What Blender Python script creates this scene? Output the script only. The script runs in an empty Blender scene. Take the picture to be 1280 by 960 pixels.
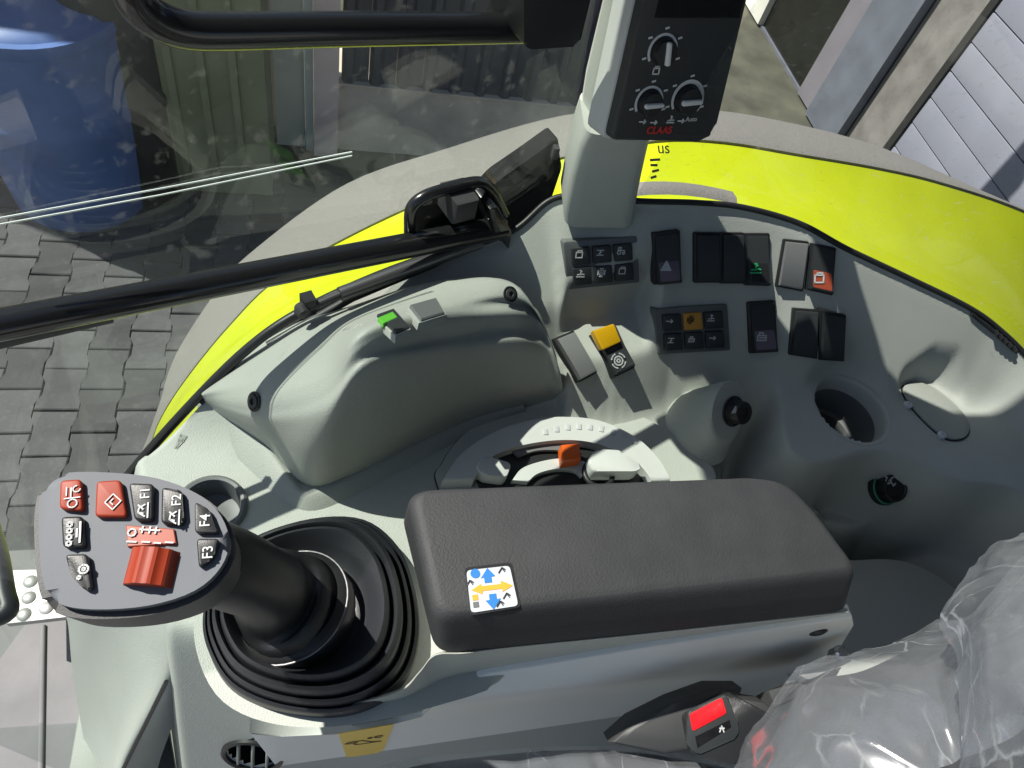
import bpy, bmesh, math, random
import numpy as np
from mathutils import Vector, Matrix, noise as mnoise

# ------------------------------------------------------------------ camera
sc = bpy.context.scene
ZC = 2.7                      # eye height above the yard
FPX, CX, CY = 931.0, 640.0, 480.0
_n = np.array([400-CX, 1150-CY, FPX]); _n /= np.linalg.norm(_n)
_Z = -_n
_X = np.array([4260-CX, 486-CY, FPX]); _X = _X-_Z*(_X@_Z); _X /= np.linalg.norm(_X)
_Y = np.cross(_Z, _X)
RW = np.array([_X, _Y, _Z])   # world axes in camera coordinates
cam = bpy.data.objects.new('camera', bpy.data.cameras.new('camera'))
sc.collection.objects.link(cam)
rt, up, bk = RW@np.array([1., 0, 0]), RW@np.array([0, -1., 0]), RW@np.array([0, 0, -1.])
cam.matrix_world = Matrix(((rt[0], up[0], bk[0], 0), (rt[1], up[1], bk[1], 0), (rt[2], up[2], bk[2], ZC), (0, 0, 0, 1)))
cam.data.sensor_width = 36; cam.data.lens = FPX/1280*36
cam.data.clip_start = 0.02; cam.data.clip_end = 500
sc.camera = cam

# ------------------------------------------------------------------ sky, sun, exposure
SUN_EL, SUN_AZ = 54.0, 153.0          # azimuth the light comes from, measured from +X
w = bpy.data.worlds.new('World'); sc.world = w; w.use_nodes = True
nt = w.node_tree; bgn = nt.nodes['Background']
sky = nt.nodes.new('ShaderNodeTexSky'); sky.sky_type = 'NISHITA'; sky.sun_disc = False
sky.sun_elevation = math.radians(SUN_EL); sky.sun_rotation = math.radians(90-SUN_AZ)
nt.links.new(sky.outputs[0], bgn.inputs[0]); bgn.inputs[1].default_value = 0.064
sd = bpy.data.lights.new('sun', 'SUN'); sd.energy = 5.0; sd.angle = math.radians(0.5); sd.color = (1, 0.95, 0.87)
so = bpy.data.objects.new('sun', sd); sc.collection.objects.link(so)
_e, _a = math.radians(SUN_EL), math.radians(SUN_AZ)
SD = Vector((-math.cos(_e)*math.cos(_a), -math.cos(_e)*math.sin(_a), -math.sin(_e)))
so.rotation_euler = SD.to_track_quat('-Z', 'Y').to_euler(); so.location = (-3, 1, 6)
sc.view_settings.view_transform = 'Standard'; sc.view_settings.look = 'None'
sc.view_settings.exposure = 0.74; sc.view_settings.gamma = 1
rnd = random.Random(4)

# ------------------------------------------------------------------ geometry helpers (z is relative to the eye until linked)
def ray(px, py): return RW@np.array([px-CX, py-CY, FPX])/FPX
def PZ(px, py, z): d = ray(px, py); return d*(z/d[2])
def PY(px, py, y): d = ray(px, py); return d*(y/d[1])
def PX(px, py, x): d = ray(px, py); return d*(x/d[0])
def PD(px, py, dep): return ray(px, py)*dep
def PP(px, py, pl):
    p0, n = pl; d = ray(px, py); return d*(np.dot(p0, n)/np.dot(d, n))
def unit(v): v = np.array(v, float); return v/np.linalg.norm(v)

def _grain(nt, tc, scale, amt, bsdf, dist=0.001):
    nz = nt.nodes.new('ShaderNodeTexNoise'); nz.inputs['Scale'].default_value = scale; nz.inputs['Detail'].default_value = 4
    nt.links.new(tc.outputs['Object'], nz.inputs['Vector'])
    b = nt.nodes.new('ShaderNodeBump'); b.inputs['Strength'].default_value = amt; b.inputs['Distance'].default_value = dist
    nt.links.new(nz.outputs['Fac'], b.inputs['Height']); nt.links.new(b.outputs[0], bsdf.inputs['Normal'])

def mat(name, col, rough=0.5, metal=0.0, grain=0, gscale=900, var=0.0, vscale=6, spec=0.5, coat=0.0, rvar=0.08, dirt=0.0, dcol=(.3, .27, .2)):
    m = bpy.data.materials.new(name); m.use_nodes = True; t = m.node_tree; b = t.nodes['Principled BSDF']
    tc = t.nodes.new('ShaderNodeTexCoord')
    b.inputs['Base Color'].default_value = (*col, 1); b.inputs['Roughness'].default_value = rough
    b.inputs['Metallic'].default_value = metal; b.inputs['Specular IOR Level'].default_value = spec
    b.inputs['Coat Weight'].default_value = coat
    if grain: _grain(t, tc, gscale, grain, b)
    nz = t.nodes.new('ShaderNodeTexNoise'); nz.inputs['Scale'].default_value = vscale; nz.inputs['Detail'].default_value = 5
    t.links.new(tc.outputs['Object'], nz.inputs['Vector'])
    last = None
    if var:
        mx = t.nodes.new('ShaderNodeMixRGB'); mx.blend_type = 'MIX'
        mx.inputs[1].default_value = (*[c*(1-var) for c in col], 1); mx.inputs[2].default_value = (*[min(1, c*(1+var)) for c in col], 1)
        rp = t.nodes.new('ShaderNodeMapRange'); rp.inputs[1].default_value = .3; rp.inputs[2].default_value = .7
        t.links.new(nz.outputs['Fac'], rp.inputs[0]); t.links.new(rp.outputs[0], mx.inputs[0]); last = mx.outputs[0]
    if dirt:
        n2 = t.nodes.new('ShaderNodeTexNoise'); n2.inputs['Scale'].default_value = 55; n2.inputs['Detail'].default_value = 8; n2.inputs['Roughness'].default_value = .75
        t.links.new(tc.outputs['Object'], n2.inputs['Vector'])
        r2 = t.nodes.new('ShaderNodeMapRange'); r2.inputs[1].default_value = .52; r2.inputs[2].default_value = .75; r2.inputs[4].default_value = dirt
        t.links.new(n2.outputs['Fac'], r2.inputs[0])
        m2 = t.nodes.new('ShaderNodeMixRGB'); m2.inputs[2].default_value = (*dcol, 1); t.links.new(r2.outputs[0], m2.inputs[0])
        if last: t.links.new(last, m2.inputs[1])
        else: m2.inputs[1].default_value = (*col, 1)
        last = m2.outputs[0]
    if last: t.links.new(last, b.inputs['Base Color'])
    if rvar:
        mr = t.nodes.new('ShaderNodeMapRange'); mr.inputs[3].default_value = max(0.02, rough-rvar); mr.inputs[4].default_value = min(1, rough+rvar)
        t.links.new(nz.outputs['Fac'], mr.inputs[0]); t.links.new(mr.outputs[0], b.inputs['Roughness'])
    return m

def glass_mat(name, tint, dust_haze=0.0, dscale=260):
    m = bpy.data.materials.new(name); m.use_nodes = True; t = m.node_tree; t.nodes.clear()
    out = t.nodes.new('ShaderNodeOutputMaterial')
    tr = t.nodes.new('ShaderNodeBsdfTransparent'); tr.inputs[0].default_value = (*tint, 1)
    gl = t.nodes.new('ShaderNodeBsdfGlossy'); gl.inputs['Roughness'].default_value = 0.0
    lw0 = t.nodes.new('ShaderNodeLayerWeight'); lw0.inputs[0].default_value = .5
    pw = t.nodes.new('ShaderNodeMath'); pw.operation = 'POWER'; pw.inputs[1].default_value = 5; t.links.new(lw0.outputs['Facing'], pw.inputs[0])
    fr = t.nodes.new('ShaderNodeMath'); fr.operation = 'MULTIPLY_ADD'; fr.inputs[1].default_value = .6; fr.inputs[2].default_value = .05; t.links.new(pw.outputs[0], fr.inputs[0])
    mx = t.nodes.new('ShaderNodeMixShader'); t.links.new(fr.outputs[0], mx.inputs[0]); t.links.new(tr.outputs[0], mx.inputs[1]); t.links.new(gl.outputs[0], mx.inputs[2])
    last = mx
    if dust_haze:
        tc = t.nodes.new('ShaderNodeTexCoord')
        a = t.nodes.new('ShaderNodeTexNoise'); a.inputs['Scale'].default_value = dscale; a.inputs['Detail'].default_value = 3
        b = t.nodes.new('ShaderNodeTexNoise'); b.inputs['Scale'].default_value = 7; b.inputs['Detail'].default_value = 5
        t.links.new(tc.outputs['Object'], a.inputs[0]); t.links.new(tc.outputs['Object'], b.inputs[0])
        ra = t.nodes.new('ShaderNodeMapRange'); ra.inputs[1].default_value = .62; ra.inputs[2].default_value = .74
        rb = t.nodes.new('ShaderNodeMapRange'); rb.inputs[1].default_value = .35; rb.inputs[2].default_value = .75; rb.inputs[3].default_value = 0.02; rb.inputs[4].default_value = .16
        t.links.new(a.outputs[0], ra.inputs[0]); t.links.new(b.outputs[0], rb.inputs[0])
        ad = t.nodes.new('ShaderNodeMath'); ad.operation = 'MULTIPLY_ADD'; ad.inputs[1].default_value = .7
        t.links.new(ra.outputs[0], ad.inputs[0]); t.links.new(rb.outputs[0], ad.inputs[2])
        ml = t.nodes.new('ShaderNodeMath'); ml.operation = 'MULTIPLY'; ml.inputs[1].default_value = dust_haze; ml.use_clamp = True; t.links.new(ad.outputs[0], ml.inputs[0])
        df = t.nodes.new('ShaderNodeBsdfTranslucent'); df.inputs[0].default_value = (.75, .75, .7, 1)
        d2 = t.nodes.new('ShaderNodeBsdfDiffuse'); d2.inputs[0].default_value = (.75, .75, .7, 1)
        dm = t.nodes.new('ShaderNodeMixShader'); dm.inputs[0].default_value = .5; t.links.new(df.outputs[0], dm.inputs[1]); t.links.new(d2.outputs[0], dm.inputs[2])
        m2 = t.nodes.new('ShaderNodeMixShader'); t.links.new(ml.outputs[0], m2.inputs[0]); t.links.new(mx.outputs[0], m2.inputs[1]); t.links.new(dm.outputs[0], m2.inputs[2])
        last = m2
    t.links.new(last.outputs[0], out.inputs[0])
    return m

WLOC = {}
def empty(name, loc, label=None, cat=None, group=None, kind=None):
    o = bpy.data.objects.new(name, None); sc.collection.objects.link(o); o.empty_display_size = .05
    o.location = (loc[0], loc[1], loc[2]+ZC); WLOC[o] = Vector(o.location)
    if label: o['label'] = label
    if cat: o['category'] = cat
    if group: o['group'] = group
    if kind: o['kind'] = kind
    return o
def tag(o, label=None, cat=None, group=None, kind=None):
    if label: o['label'] = label
    if cat: o['category'] = cat
    if group: o['group'] = group
    if kind: o['kind'] = kind
    return o

def link_bm(name, bm, mats, parent=None, smooth=40):
    """bmesh in eye-relative coordinates -> object whose origin is its centre, under its parent"""
    bm.normal_update()
    vs = np.array([v.co[:] for v in bm.verts]); c = Vector((vs.min(0)+vs.max(0))/2)
    for v in bm.verts: v.co -= c
    me = bpy.data.meshes.new(name); bm.to_mesh(me); bm.free()
    if not isinstance(mats, (list, tuple)): mats = [mats]
    for m in mats: me.materials.append(m)
    if smooth:
        for p in me.polygons: p.use_smooth = True
        me.set_sharp_from_angle(angle=math.radians(smooth))
    o = bpy.data.objects.new(name, me); sc.collection.objects.link(o)
    wl = c+Vector((0, 0, ZC)); WLOC[o] = wl
    if parent is not None:
        o.parent = parent; o.location = wl-WLOC[parent]
    else: o.location = wl
    return o

def bm_add(bm, verts, faces, mi=0):
    vs = [bm.verts.new(tuple(v)) for v in verts]
    for f in faces:
        try: fc = bm.faces.new([vs[i] for i in f]); fc.material_index = mi
        except ValueError: pass
    return vs

def area_n(pts):
    n = np.zeros(3); p = [np.array(q) for q in pts]
    for i in range(len(p)): n += np.cross(p[i], p[(i+1) % len(p)])
    return n

def bm_prism(bm, pts, vec, bevel=0.0, seg=2, mi=0, both=False, shrink=None):
    """pts: outline of the far face; vec: extrusion from pts to the base. bevel rounds the outline edge at pts"""
    pts = [np.array(p, float) for p in pts]; vec = np.array(vec, float)
    if np.dot(area_n(pts), vec) > 0: pts = pts[::-1]
    c = sum(pts)/len(pts)
    t = bmesh.new()
    a = [t.verts.new(tuple(p)) for p in pts]
    b = [t.verts.new(tuple((p if shrink is None else c+(p-c)*shrink)+vec)) for p in pts]
    top = t.faces.new(a); n = len(a)
    t.faces.new(b[::-1])
    for i in range(n): t.faces.new([a[(i+1) % n], a[i], b[i], b[(i+1) % n]])
    if bevel:
        ed = [e for e in t.edges if all(v in a for v in e.verts)]
        if both: ed += [e for e in t.edges if all(v in b for v in e.verts)]
        bmesh.ops.bevel(t, geom=ed, offset=bevel, segments=seg, profile=.5, affect='EDGES', clamp_overlap=True)
    me = bpy.data.meshes.new('tmp'); t.to_mesh(me); t.free()
    k = len(bm.faces); bm.from_mesh(me); bpy.data.meshes.remove(me)
    bm.faces.ensure_lookup_table()
    for f in bm.faces[k:]: f.material_index = mi

def prism(name, pts, vec, m, parent=None, bevel=0.0, seg=2, both=False, shrink=None, smooth=40):
    bm = bmesh.new(); bm_prism(bm, pts, vec, bevel, seg, 0, both, shrink); return link_bm(name, bm, m, parent, smooth)

def bm_box(bm, c, s, ax=None, bevel=0, mi=0):
    c = np.array(c, float); ax = np.eye(3) if ax is None else np.array(ax)
    q = [c+ax[0]*s[0]/2*a+ax[1]*s[1]/2*b+ax[2]*s[2]/2 for a, b in ((-1, -1), (1, -1), (1, 1), (-1, 1))]
    bm_prism(bm, q, -ax[2]*s[2], bevel, 2, mi)
def box(name, c, s, m, parent=None, ax=None, bevel=0):
    bm = bmesh.new(); bm_box(bm, c, s, ax, bevel); return link_bm(name, bm, m, parent)

def smooth_path(pts, n=8, closed=False):
    p = [np.array(q, float) for q in pts]; out = []; k = len(p)
    for i in range(k if closed else k-1):
        p1, p2 = p[i], p[(i+1) % k]
        p0 = p[i-1] if (i > 0 or closed) else 2*p1-p2
        p3 = p[(i+2) % k] if (i+2 < k or closed) else 2*p2-p1
        for j in range(n):
            t = j/n
            out.append(.5*((2*p1)+(-p0+p2)*t+(2*p0-5*p1+4*p2-p3)*t*t+(-p0+3*p1-3*p2+p3)*t**3))
    if not closed: out.append(p[-1])
    return out

def bm_tube(bm, pts, r, sides=12, cap=True, mi=0, closed=False):
    pts = [np.array(p, float) for p in pts]; k = len(pts)
    rs = r if hasattr(r, '__len__') else [r]*k
    rings = []; prev = None
    for i, p in enumerate(pts):
        a = pts[i-1] if (i > 0 or closed) else p; b = pts[(i+1) % k] if (i < k-1 or closed) else p
        t = unit(b-a)
        if prev is None:
            u = np.cross(t, (0, 0, 1)) if abs(t[2]) < .9 else np.cross(t, (1, 0, 0))
        else: u = prev-t*np.dot(prev, t)
        u = unit(u); prev = u; v = np.cross(t, u)
        rings.append([bm.verts.new(tuple(p+rs[i]*(math.cos(2*math.pi*j/sides)*u+math.sin(2*math.pi*j/sides)*v))) for j in range(sides)])
    for i in range(k if closed else k-1):
        for j in range(sides):
            f = bm.faces.new([rings[i][j], rings[i][(j+1) % sides], rings[(i+1) % k][(j+1) % sides], rings[(i+1) % k][j]]); f.material_index = mi
    if cap and not closed:
        bm.faces.new(rings[0][::-1]).material_index = mi; bm.faces.new(rings[-1]).material_index = mi
def tube(name, pts, r, m, parent=None, sides=14, closed=False):
    bm = bmesh.new(); bm_tube(bm, pts, r, sides, closed=closed); return link_bm(name, bm, m, parent, 50)

def frame(n, hint=(0, 0, 1)):
    n = unit(n); u = np.cross(hint, n)
    if np.linalg.norm(u) < 1e-3: u = np.cross((0, 1, 0), n)
    u = unit(u); return u, np.cross(n, u), n
def bm_lathe(bm, prof, c, ax, sides=32, mi=0):
    """prof: (radius, height along axis)"""
    u, v, n = frame(ax); c = np.array(c, float); rings = []
    for r, h in prof:
        if r < 1e-6: rings.append([bm.verts.new(tuple(c+n*h))])
        else: rings.append([bm.verts.new(tuple(c+n*h+r*(math.cos(2*math.pi*j/sides)*u+math.sin(2*math.pi*j/sides)*v))) for j in range(sides)])
    for a, b in zip(rings, rings[1:]):
        for j in range(sides):
            q = []
            for vv in (a[j % len(a)], a[(j+1) % len(a)], b[(j+1) % len(b)], b[j % len(b)]):
                if vv not in q: q.append(vv)
            if len(q) > 2: bm.faces.new(q).material_index = mi
def lathe(name, prof, c, ax, m, parent=None, sides=32, smooth=40):
    bm = bmesh.new(); bm_lathe(bm, prof, c, ax, sides); bmesh.ops.recalc_face_normals(bm, faces=bm.faces); return link_bm(name, bm, m, parent, smooth)

def loft(name, rings, m, parent=None, closed=True, cap=(False, True), smooth=40):
    bm = bmesh.new(); R = [[bm.verts.new(tuple(p)) for p in r] for r in rings]
    for a, b in zip(R, R[1:]):
        n = len(a)
        for j in range(n if closed else n-1): bm.faces.new([a[j], a[(j+1) % n], b[(j+1) % n], b[j]])
    if cap[0]: bm.faces.new(R[0][::-1])
    if cap[1]: bm.faces.new(R[-1])
    bmesh.ops.recalc_face_normals(bm, faces=bm.faces)
    return link_bm(name, bm, m, parent, smooth)

def rpoly(pts, r, n=4, space=None):
    """round the corners of a polygon (any dimension)"""
    p = [np.array(q, float) for q in pts]; out = []; k = len(p)
    for i in range(k):
        a, b, c = p[i-1], p[i], p[(i+1) % k]
        da, dc = np.linalg.norm(a-b), np.linalg.norm(c-b); rr = min(r, da*.45, dc*.45)
        s, e = b+(a-b)/da*rr, b+(c-b)/dc*rr
        for j in range(n+1):
            t = j/n; out.append((1-t)**2*s+2*t*(1-t)*b+t*t*e)
    return out

def pxpoly(pts, pl, off=0.0):
    """pixels of the photograph -> points on a plane of the scene"""
    n = unit(pl[1]); return [PP(p[0], p[1], pl)+n*off for p in pts]

def bm_strokes(bm, strokes, o, u, v, n, wd, th=0.0004, mi=0):
    """thin raised line work: strokes are lists of (a,b) in local units"""
    for s in strokes:
        for (a0, b0), (a1, b1) in zip(s, s[1:]):
            A, B = o+u*a0+v*b0, o+u*a1+v*b1; d = B-A; L = np.linalg.norm(d)
            if L < 1e-7: continue
            d /= L; e = np.cross(n, d)*wd/2; ex = d*wd/2.4
            bm_prism(bm, [A-ex-e+n*th, B+ex-e+n*th, B+ex+e+n*th, A-ex+e+n*th], -n*th, 0, 1, mi)
def uvn(px, py, pl, d=(1, 0)):
    """origin and axes on a plane at a pixel; the first axis follows the pixel direction d"""
    n = unit(pl[1]); o = PP(px, py, pl); u = unit(PP(px+d[0]*4, py+d[1]*4, pl)-o); v = np.cross(n, u); return o, u, v, n
def mm(pl, px, py):
    """metres per photo pixel around a point of a plane"""
    o = PP(px, py, pl); return np.linalg.norm(o)/math.hypot(math.hypot(px-CX, py-CY), FPX)
def symbol(name, strokes, px, py, pl, size, m, parent, d=(1, 0), wd=.12, lift=.0003):
    o, u, v, n = uvn(px, py, pl, d); bm = bmesh.new()
    bm_strokes(bm, [[(a*size, b*size) for a, b in s] for s in strokes], o+n*lift, u, v, n, wd*size)
    return link_bm(name, bm, m, parent, 0)
def text(name, s, px, py, pl, size, m, parent, d=(1, 0), lift=.0003, shear=0, bold=0):
    o, u, v, n = uvn(px, py, pl, d)
    cu = bpy.data.curves.new(name, 'FONT'); cu.body = s; cu.size = size; cu.align_x = 'CENTER'; cu.align_y = 'CENTER'; cu.extrude = .0002; cu.shear = shear; cu.offset = bold
    ob = bpy.data.objects.new('tmp', cu); sc.collection.objects.link(ob)
    dg = bpy.context.evaluated_depsgraph_get(); me = bpy.data.meshes.new_from_object(ob.evaluated_get(dg))
    bpy.data.objects.remove(ob); bpy.data.curves.remove(cu)
    M = Matrix(((u[0], v[0], n[0], 0), (u[1], v[1], n[1], 0), (u[2], v[2], n[2], 0), (0, 0, 0, 1)))
    bm = bmesh.new(); bm.from_mesh(me); bpy.data.meshes.remove(me)
    bmesh.ops.transform(bm, matrix=M, verts=bm.verts)
    for q in bm.verts: q.co += Vector(o+n*lift)
    return link_bm(name, bm, m, parent, 0)
def circ(r, n=14, a0=0, a1=360, c=(0, 0)):
    return [(c[0]+r*math.cos(math.radians(a0+(a1-a0)*i/n)), c[1]+r*math.sin(math.radians(a0+(a1-a0)*i/n))) for i in range(n+1)]

# ------------------------------------------------------------------ materials
M = {}
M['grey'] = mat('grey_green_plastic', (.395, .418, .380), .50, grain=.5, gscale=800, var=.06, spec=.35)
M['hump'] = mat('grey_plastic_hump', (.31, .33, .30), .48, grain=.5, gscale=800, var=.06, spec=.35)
M['light'] = mat('light_plastic', (.50, .52, .50), .5, grain=.25, gscale=800, var=.03, spec=.35)
M['matte_black'] = mat('matte_black_trim', (.010, .010, .011), .7, spec=.08)
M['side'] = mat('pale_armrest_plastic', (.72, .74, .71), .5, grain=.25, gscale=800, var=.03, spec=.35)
M['bounce_yard'] = mat('bounce_concrete', (.42, .41, .38), .9, var=.12, vscale=2, dirt=.3)
M['black'] = mat('black_plastic', (.016, .017, .018), .42, grain=.12, gscale=1500, spec=.4)
M['dark'] = mat('dark_grey_plastic', (.035, .037, .038), .5, grain=.15, gscale=1200, spec=.4)
M['switch'] = mat('switch_plastic', (.028, .032, .033), .45, grain=.1, gscale=2000, spec=.4)
M['switch_grey'] = mat('switch_grey_plastic', (.15, .155, .155), .5, grain=.1, gscale=2000, spec=.4)
M['pad_grey'] = mat('button_pad_plastic', (.11, .12, .12), .5, grain=.1, gscale=2000)
M['paintblack'] = mat('black_gloss_paint', (.012, .012, .013), .25, grain=.05, gscale=300, coat=.3)
M['rubber'] = mat('black_rubber', (.018, .020, .024), .42, grain=.12, gscale=700, spec=.5)
M['leather'] = mat('charcoal_leatherette', (.030, .032, .034), .6, grain=.4, gscale=620, var=.10, vscale=30, spec=.3)
M['steel'] = mat('bright_steel', (.55, .55, .53), .25, metal=1)
M['darksteel'] = mat('dark_steel', (.16, .16, .165), .35, metal=.8)
M['alu'] = mat('aluminium_tread', (.40, .40, .39), .5, metal=.5, var=.1, vscale=40)
M['yellow'] = mat('lime_yellow_paint', (.48, .555, .005), .4, spec=.3, grain=.15, gscale=160, var=.06, vscale=9, coat=.2, dirt=.14, dcol=(.42, .44, .16))
M['flare'] = mat('grey_textured_flare', (.185, .178, .165), .85, grain=.9, gscale=420, var=.08, vscale=220, dirt=.18, dcol=(.28, .26, .22))
M['orange'] = mat('orange_plastic', (.62, .10, .006), .4)
M['red'] = mat('red_plastic', (.25, .030, .010), .5, var=.05, spec=.3)
M['buckle_red'] = mat('bright_red_plastic', (.75, .008, .014), .35)
M['capyellow'] = mat('yellow_plastic', (.52, .29, .002), .4)
M['amber'] = mat('amber_button', (.48, .24, .035), .45)
M['redlabel'] = mat('red_label', (.30, .06, .03), .4)
M['violet'] = mat('violet_grey_label', (.12, .095, .13), .45)
M['green'] = mat('green_plastic', (.1, .40, .04), .4)
M['greenglyph'] = mat('green_print', (.02, .4, .14), .5)
M['greenring'] = mat('green_ring', (.03, .22, .13), .3)
M['white'] = mat('white_print', (.45, .47, .47), .5)
M['print'] = mat('grey_print', (.62, .63, .62), .5)
M['redprint'] = mat('red_print', (.55, .03, .025), .5)
M['amberprint'] = mat('dark_amber_print', (.08, .035, .005), .5)
M['blue'] = mat('blue_print', (.02, .16, .45), .5)
M['orangeprint'] = mat('orange_print', (.80, .32, .03), .5)
M['decal'] = mat('yellow_decal', (.82, .56, .03), .4)
M['sticker'] = mat('white_sticker', (.46, .49, .52), .35)
M['face'] = mat('blue_grey_faceplate', (.145, .155, .17), .6, spec=.15, grain=.06, gscale=1500, var=.04)
M['screen'] = mat('dark_screen', (.006, .006, .007), .12)
M['fabric'] = mat('dark_grey_fabric', (.04, .042, .047), .9, grain=.9, gscale=900, var=.2, vscale=90)
M['mat'] = mat('floor_mat', (.185, .185, .19), .8, grain=.3, gscale=120, var=.12, vscale=14, spec=.2)
M['roofliner'] = mat('roof_liner', (.06, .062, .062), .9)
M['glass'] = glass_mat('window_glass', (.90, .935, .915), dust_haze=.11, dscale=70)  # besides dust, this level imitates hazy reflections on the pane
M['dustglass'] = glass_mat('dusty_window_glass', (.80, .83, .83), dust_haze=.28, dscale=150)
M['edge'] = mat('bright_glass_edge', (.72, .76, .74), .15)
M['paver'] = mat('concrete_paver', (.058, .058, .061), .85, grain=.6, gscale=140, var=.22, vscale=9, dirt=.35, dcol=(.17, .165, .155))
def _rand(m, lo, hi):
    t = m.node_tree; b = t.nodes['Principled BSDF']; l = b.inputs['Base Color'].links[0]; src = l.from_socket
    oi = t.nodes.new('ShaderNodeObjectInfo'); mr = t.nodes.new('ShaderNodeMapRange'); mr.inputs[3].default_value = lo; mr.inputs[4].default_value = hi
    t.links.new(oi.outputs['Random'], mr.inputs[0]); mx = t.nodes.new('ShaderNodeMixRGB'); mx.blend_type = 'MULTIPLY'; mx.inputs[0].default_value = 1
    t.links.new(src, mx.inputs[1]); t.links.new(mr.outputs[0], mx.inputs[2]); t.links.new(mx.outputs[0], b.inputs['Base Color'])
_rand(M['paver'], .65, 1.35)
M['joint'] = mat('sandy_joint', (.080, .080, .058), .95, grain=.6, gscale=90, var=.35, vscale=5, dirt=.7, dcol=(.055, .07, .03))
M['cladding'] = mat('dark_metal_cladding', (.08, .08, .095), .4, var=.15, vscale=4, dirt=.15)
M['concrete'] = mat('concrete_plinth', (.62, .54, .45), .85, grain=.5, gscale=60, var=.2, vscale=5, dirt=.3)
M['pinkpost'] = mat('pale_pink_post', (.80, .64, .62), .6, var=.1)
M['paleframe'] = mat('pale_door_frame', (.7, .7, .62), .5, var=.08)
M['olive'] = mat('olive_green_sheet', (.20, .215, .12), .5, var=.2, vscale=3, dirt=.25)
M['barrel'] = mat('blue_barrel_plastic', (.085, .16, .40), .45, var=.12, vscale=8, dirt=.1)
M['siding'] = mat('pale_blue_siding', (.25, .26, .31), .55, var=.06, vscale=3, dirt=.12, dcol=(.3, .3, .3))
M['frame_lav'] = mat('lavender_grey_frame', (.2, .19, .21), .5, var=.06)
M['wallgrey'] = mat('slate_wall', (.13, .14, .165), .7, var=.15, vscale=6, dirt=.2)
M['bluepost'] = mat('blue_grey_post', (.14, .155, .185), .5, var=.15, vscale=5)
M['dirtywall'] = mat('weathered_wall', (.20, .19, .175), .8, var=.25, vscale=7, dirt=.5)
M['darkpane'] = mat('dark_window_pane', (.012, .013, .010), .08, var=.3, vscale=10)
M['seam'] = mat('dark_seam', (.02, .02, .018), .7)

# ------------------------------------------------------------------ ground and pavers
gb = bmesh.new(); bm_add(gb, [(-60, -60, -2.72), (60, -60, -2.72), (60, 60, -2.72), (-60, 60, -2.72)], [(0, 1, 2, 3)])
ground = tag(link_bm('ground', gb, M['joint'], None, 0), kind='structure')
def paver_mesh():
    w2, m2, h2 = .0785, .0590, .0970
    o = [(-w2, -h2), (w2, -h2), (w2, -h2+.045), (m2, -.03), (m2, .03), (w2, h2-.045), (w2, h2), (-w2, h2), (-w2, h2-.045), (-m2, .03), (-m2, -.03), (-w2, -h2+.045)]
    bm = bmesh.new(); bm_prism(bm, [(x, y, .03) for x, y in o], (0, 0, -.04), .004, 1)
    return bm
pv0 = None
k = 0
cells = []
for i in range(-26, 30):
    for j in range(0, 20):
        x, y = -.55+i*.145, 1.15+j*.2+(.1 if i % 2 else 0)
        cells.append((x, y))
def vis_key(c):
    p = RW.T@np.array([c[0], c[1], -2.7]); px, py = CX+FPX*p[0]/p[2], CY+FPX*p[1]/p[2]
    return max(0, -120-px, px-560)+max(0, -60-py, py-760)*1.0
cells = [c for c in cells if c[1] < 3.25]
cells.sort(key=lambda c: (vis_key(c) > 0, (c[0]+.5)**2+(c[1]-2.0)**2))
rest = cells[300:]; cells = cells[:300]
pav_rows = []
for (x, y) in cells:
    if pv0 is None:
        o = link_bm('paver', paver_mesh(), M['paver'], ground, 30); pv0 = o
    else:
        o = pv0.copy(); sc.collection.objects.link(o); o.parent = ground
    o.location = Vector((x+rnd.uniform(-.002, .002), y+rnd.uniform(-.002, .002), -2.712+ZC+rnd.uniform(-.0015, .0015)))-WLOC[ground]
    o.rotation_euler = (rnd.uniform(-.006, .006), rnd.uniform(-.006, .006), rnd.uniform(-.008, .008))
    o.scale = (1, 1, 1)
bm = bmesh.new()
src = pv0.data
for (x, y) in rest:
    kv = len(bm.verts); bm.from_mesh(src); bm.verts.ensure_lookup_table()
    for v in bm.verts[kv:]: v.co += Vector((x, y, -2.712))
if len(bm.verts): tag(link_bm('pavers_beyond', bm, M['paver'], ground, 30), kind='stuff')

yb_ = bmesh.new(); bm_add(yb_, [(-60, -60, -2.705), (60, -60, -2.705), (60, -.4, -2.705), (-60, -.4, -2.705)], [(0, 1, 2, 3)])
tag(link_bm('bounce_yard', yb_, M['bounce_yard'], None, 0), kind='structure')  # unseen pale ground sheet, added to bounce sunlight into the cab

# ------------------------------------------------------------------ buildings
YB = 3.45
bld = empty('workshop_building', (1.2, YB, -2.7), 'dark ribbed metal clad workshop wall on a concrete plinth', 'building')
p_top = PY(560, 118, YB)[2]
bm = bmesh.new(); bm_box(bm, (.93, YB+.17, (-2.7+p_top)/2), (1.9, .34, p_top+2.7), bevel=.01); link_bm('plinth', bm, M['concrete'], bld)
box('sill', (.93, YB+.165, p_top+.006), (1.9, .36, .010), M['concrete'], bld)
xl = PY(428, 60, YB)[0]
x = xl
pr = None
while x < 1.75:                               # ribbed sheets, each a part
    wd = .135
    if pr is None:
        b2 = bmesh.new()
        prof = [(0, 0), (.018, -.028), (.05, -.028), (.068, 0), (wd-.002, 0), (wd-.002, .02), (0, .02)]
        bm_prism(b2, [(x+a, YB+.02+b, .9) for a, b in prof], (0, 0, p_top+.008-.9), 0)
        pr = link_bm('cladding_sheet', b2, M['cladding'], bld, 0); x0 = x
    else:
        q = pr.copy(); sc.collection.objects.link(q); q.parent = bld; q.location = pr.location+Vector((x-x0, 0, 0))
    x += wd
zt, zb = .9, -2.7
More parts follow.
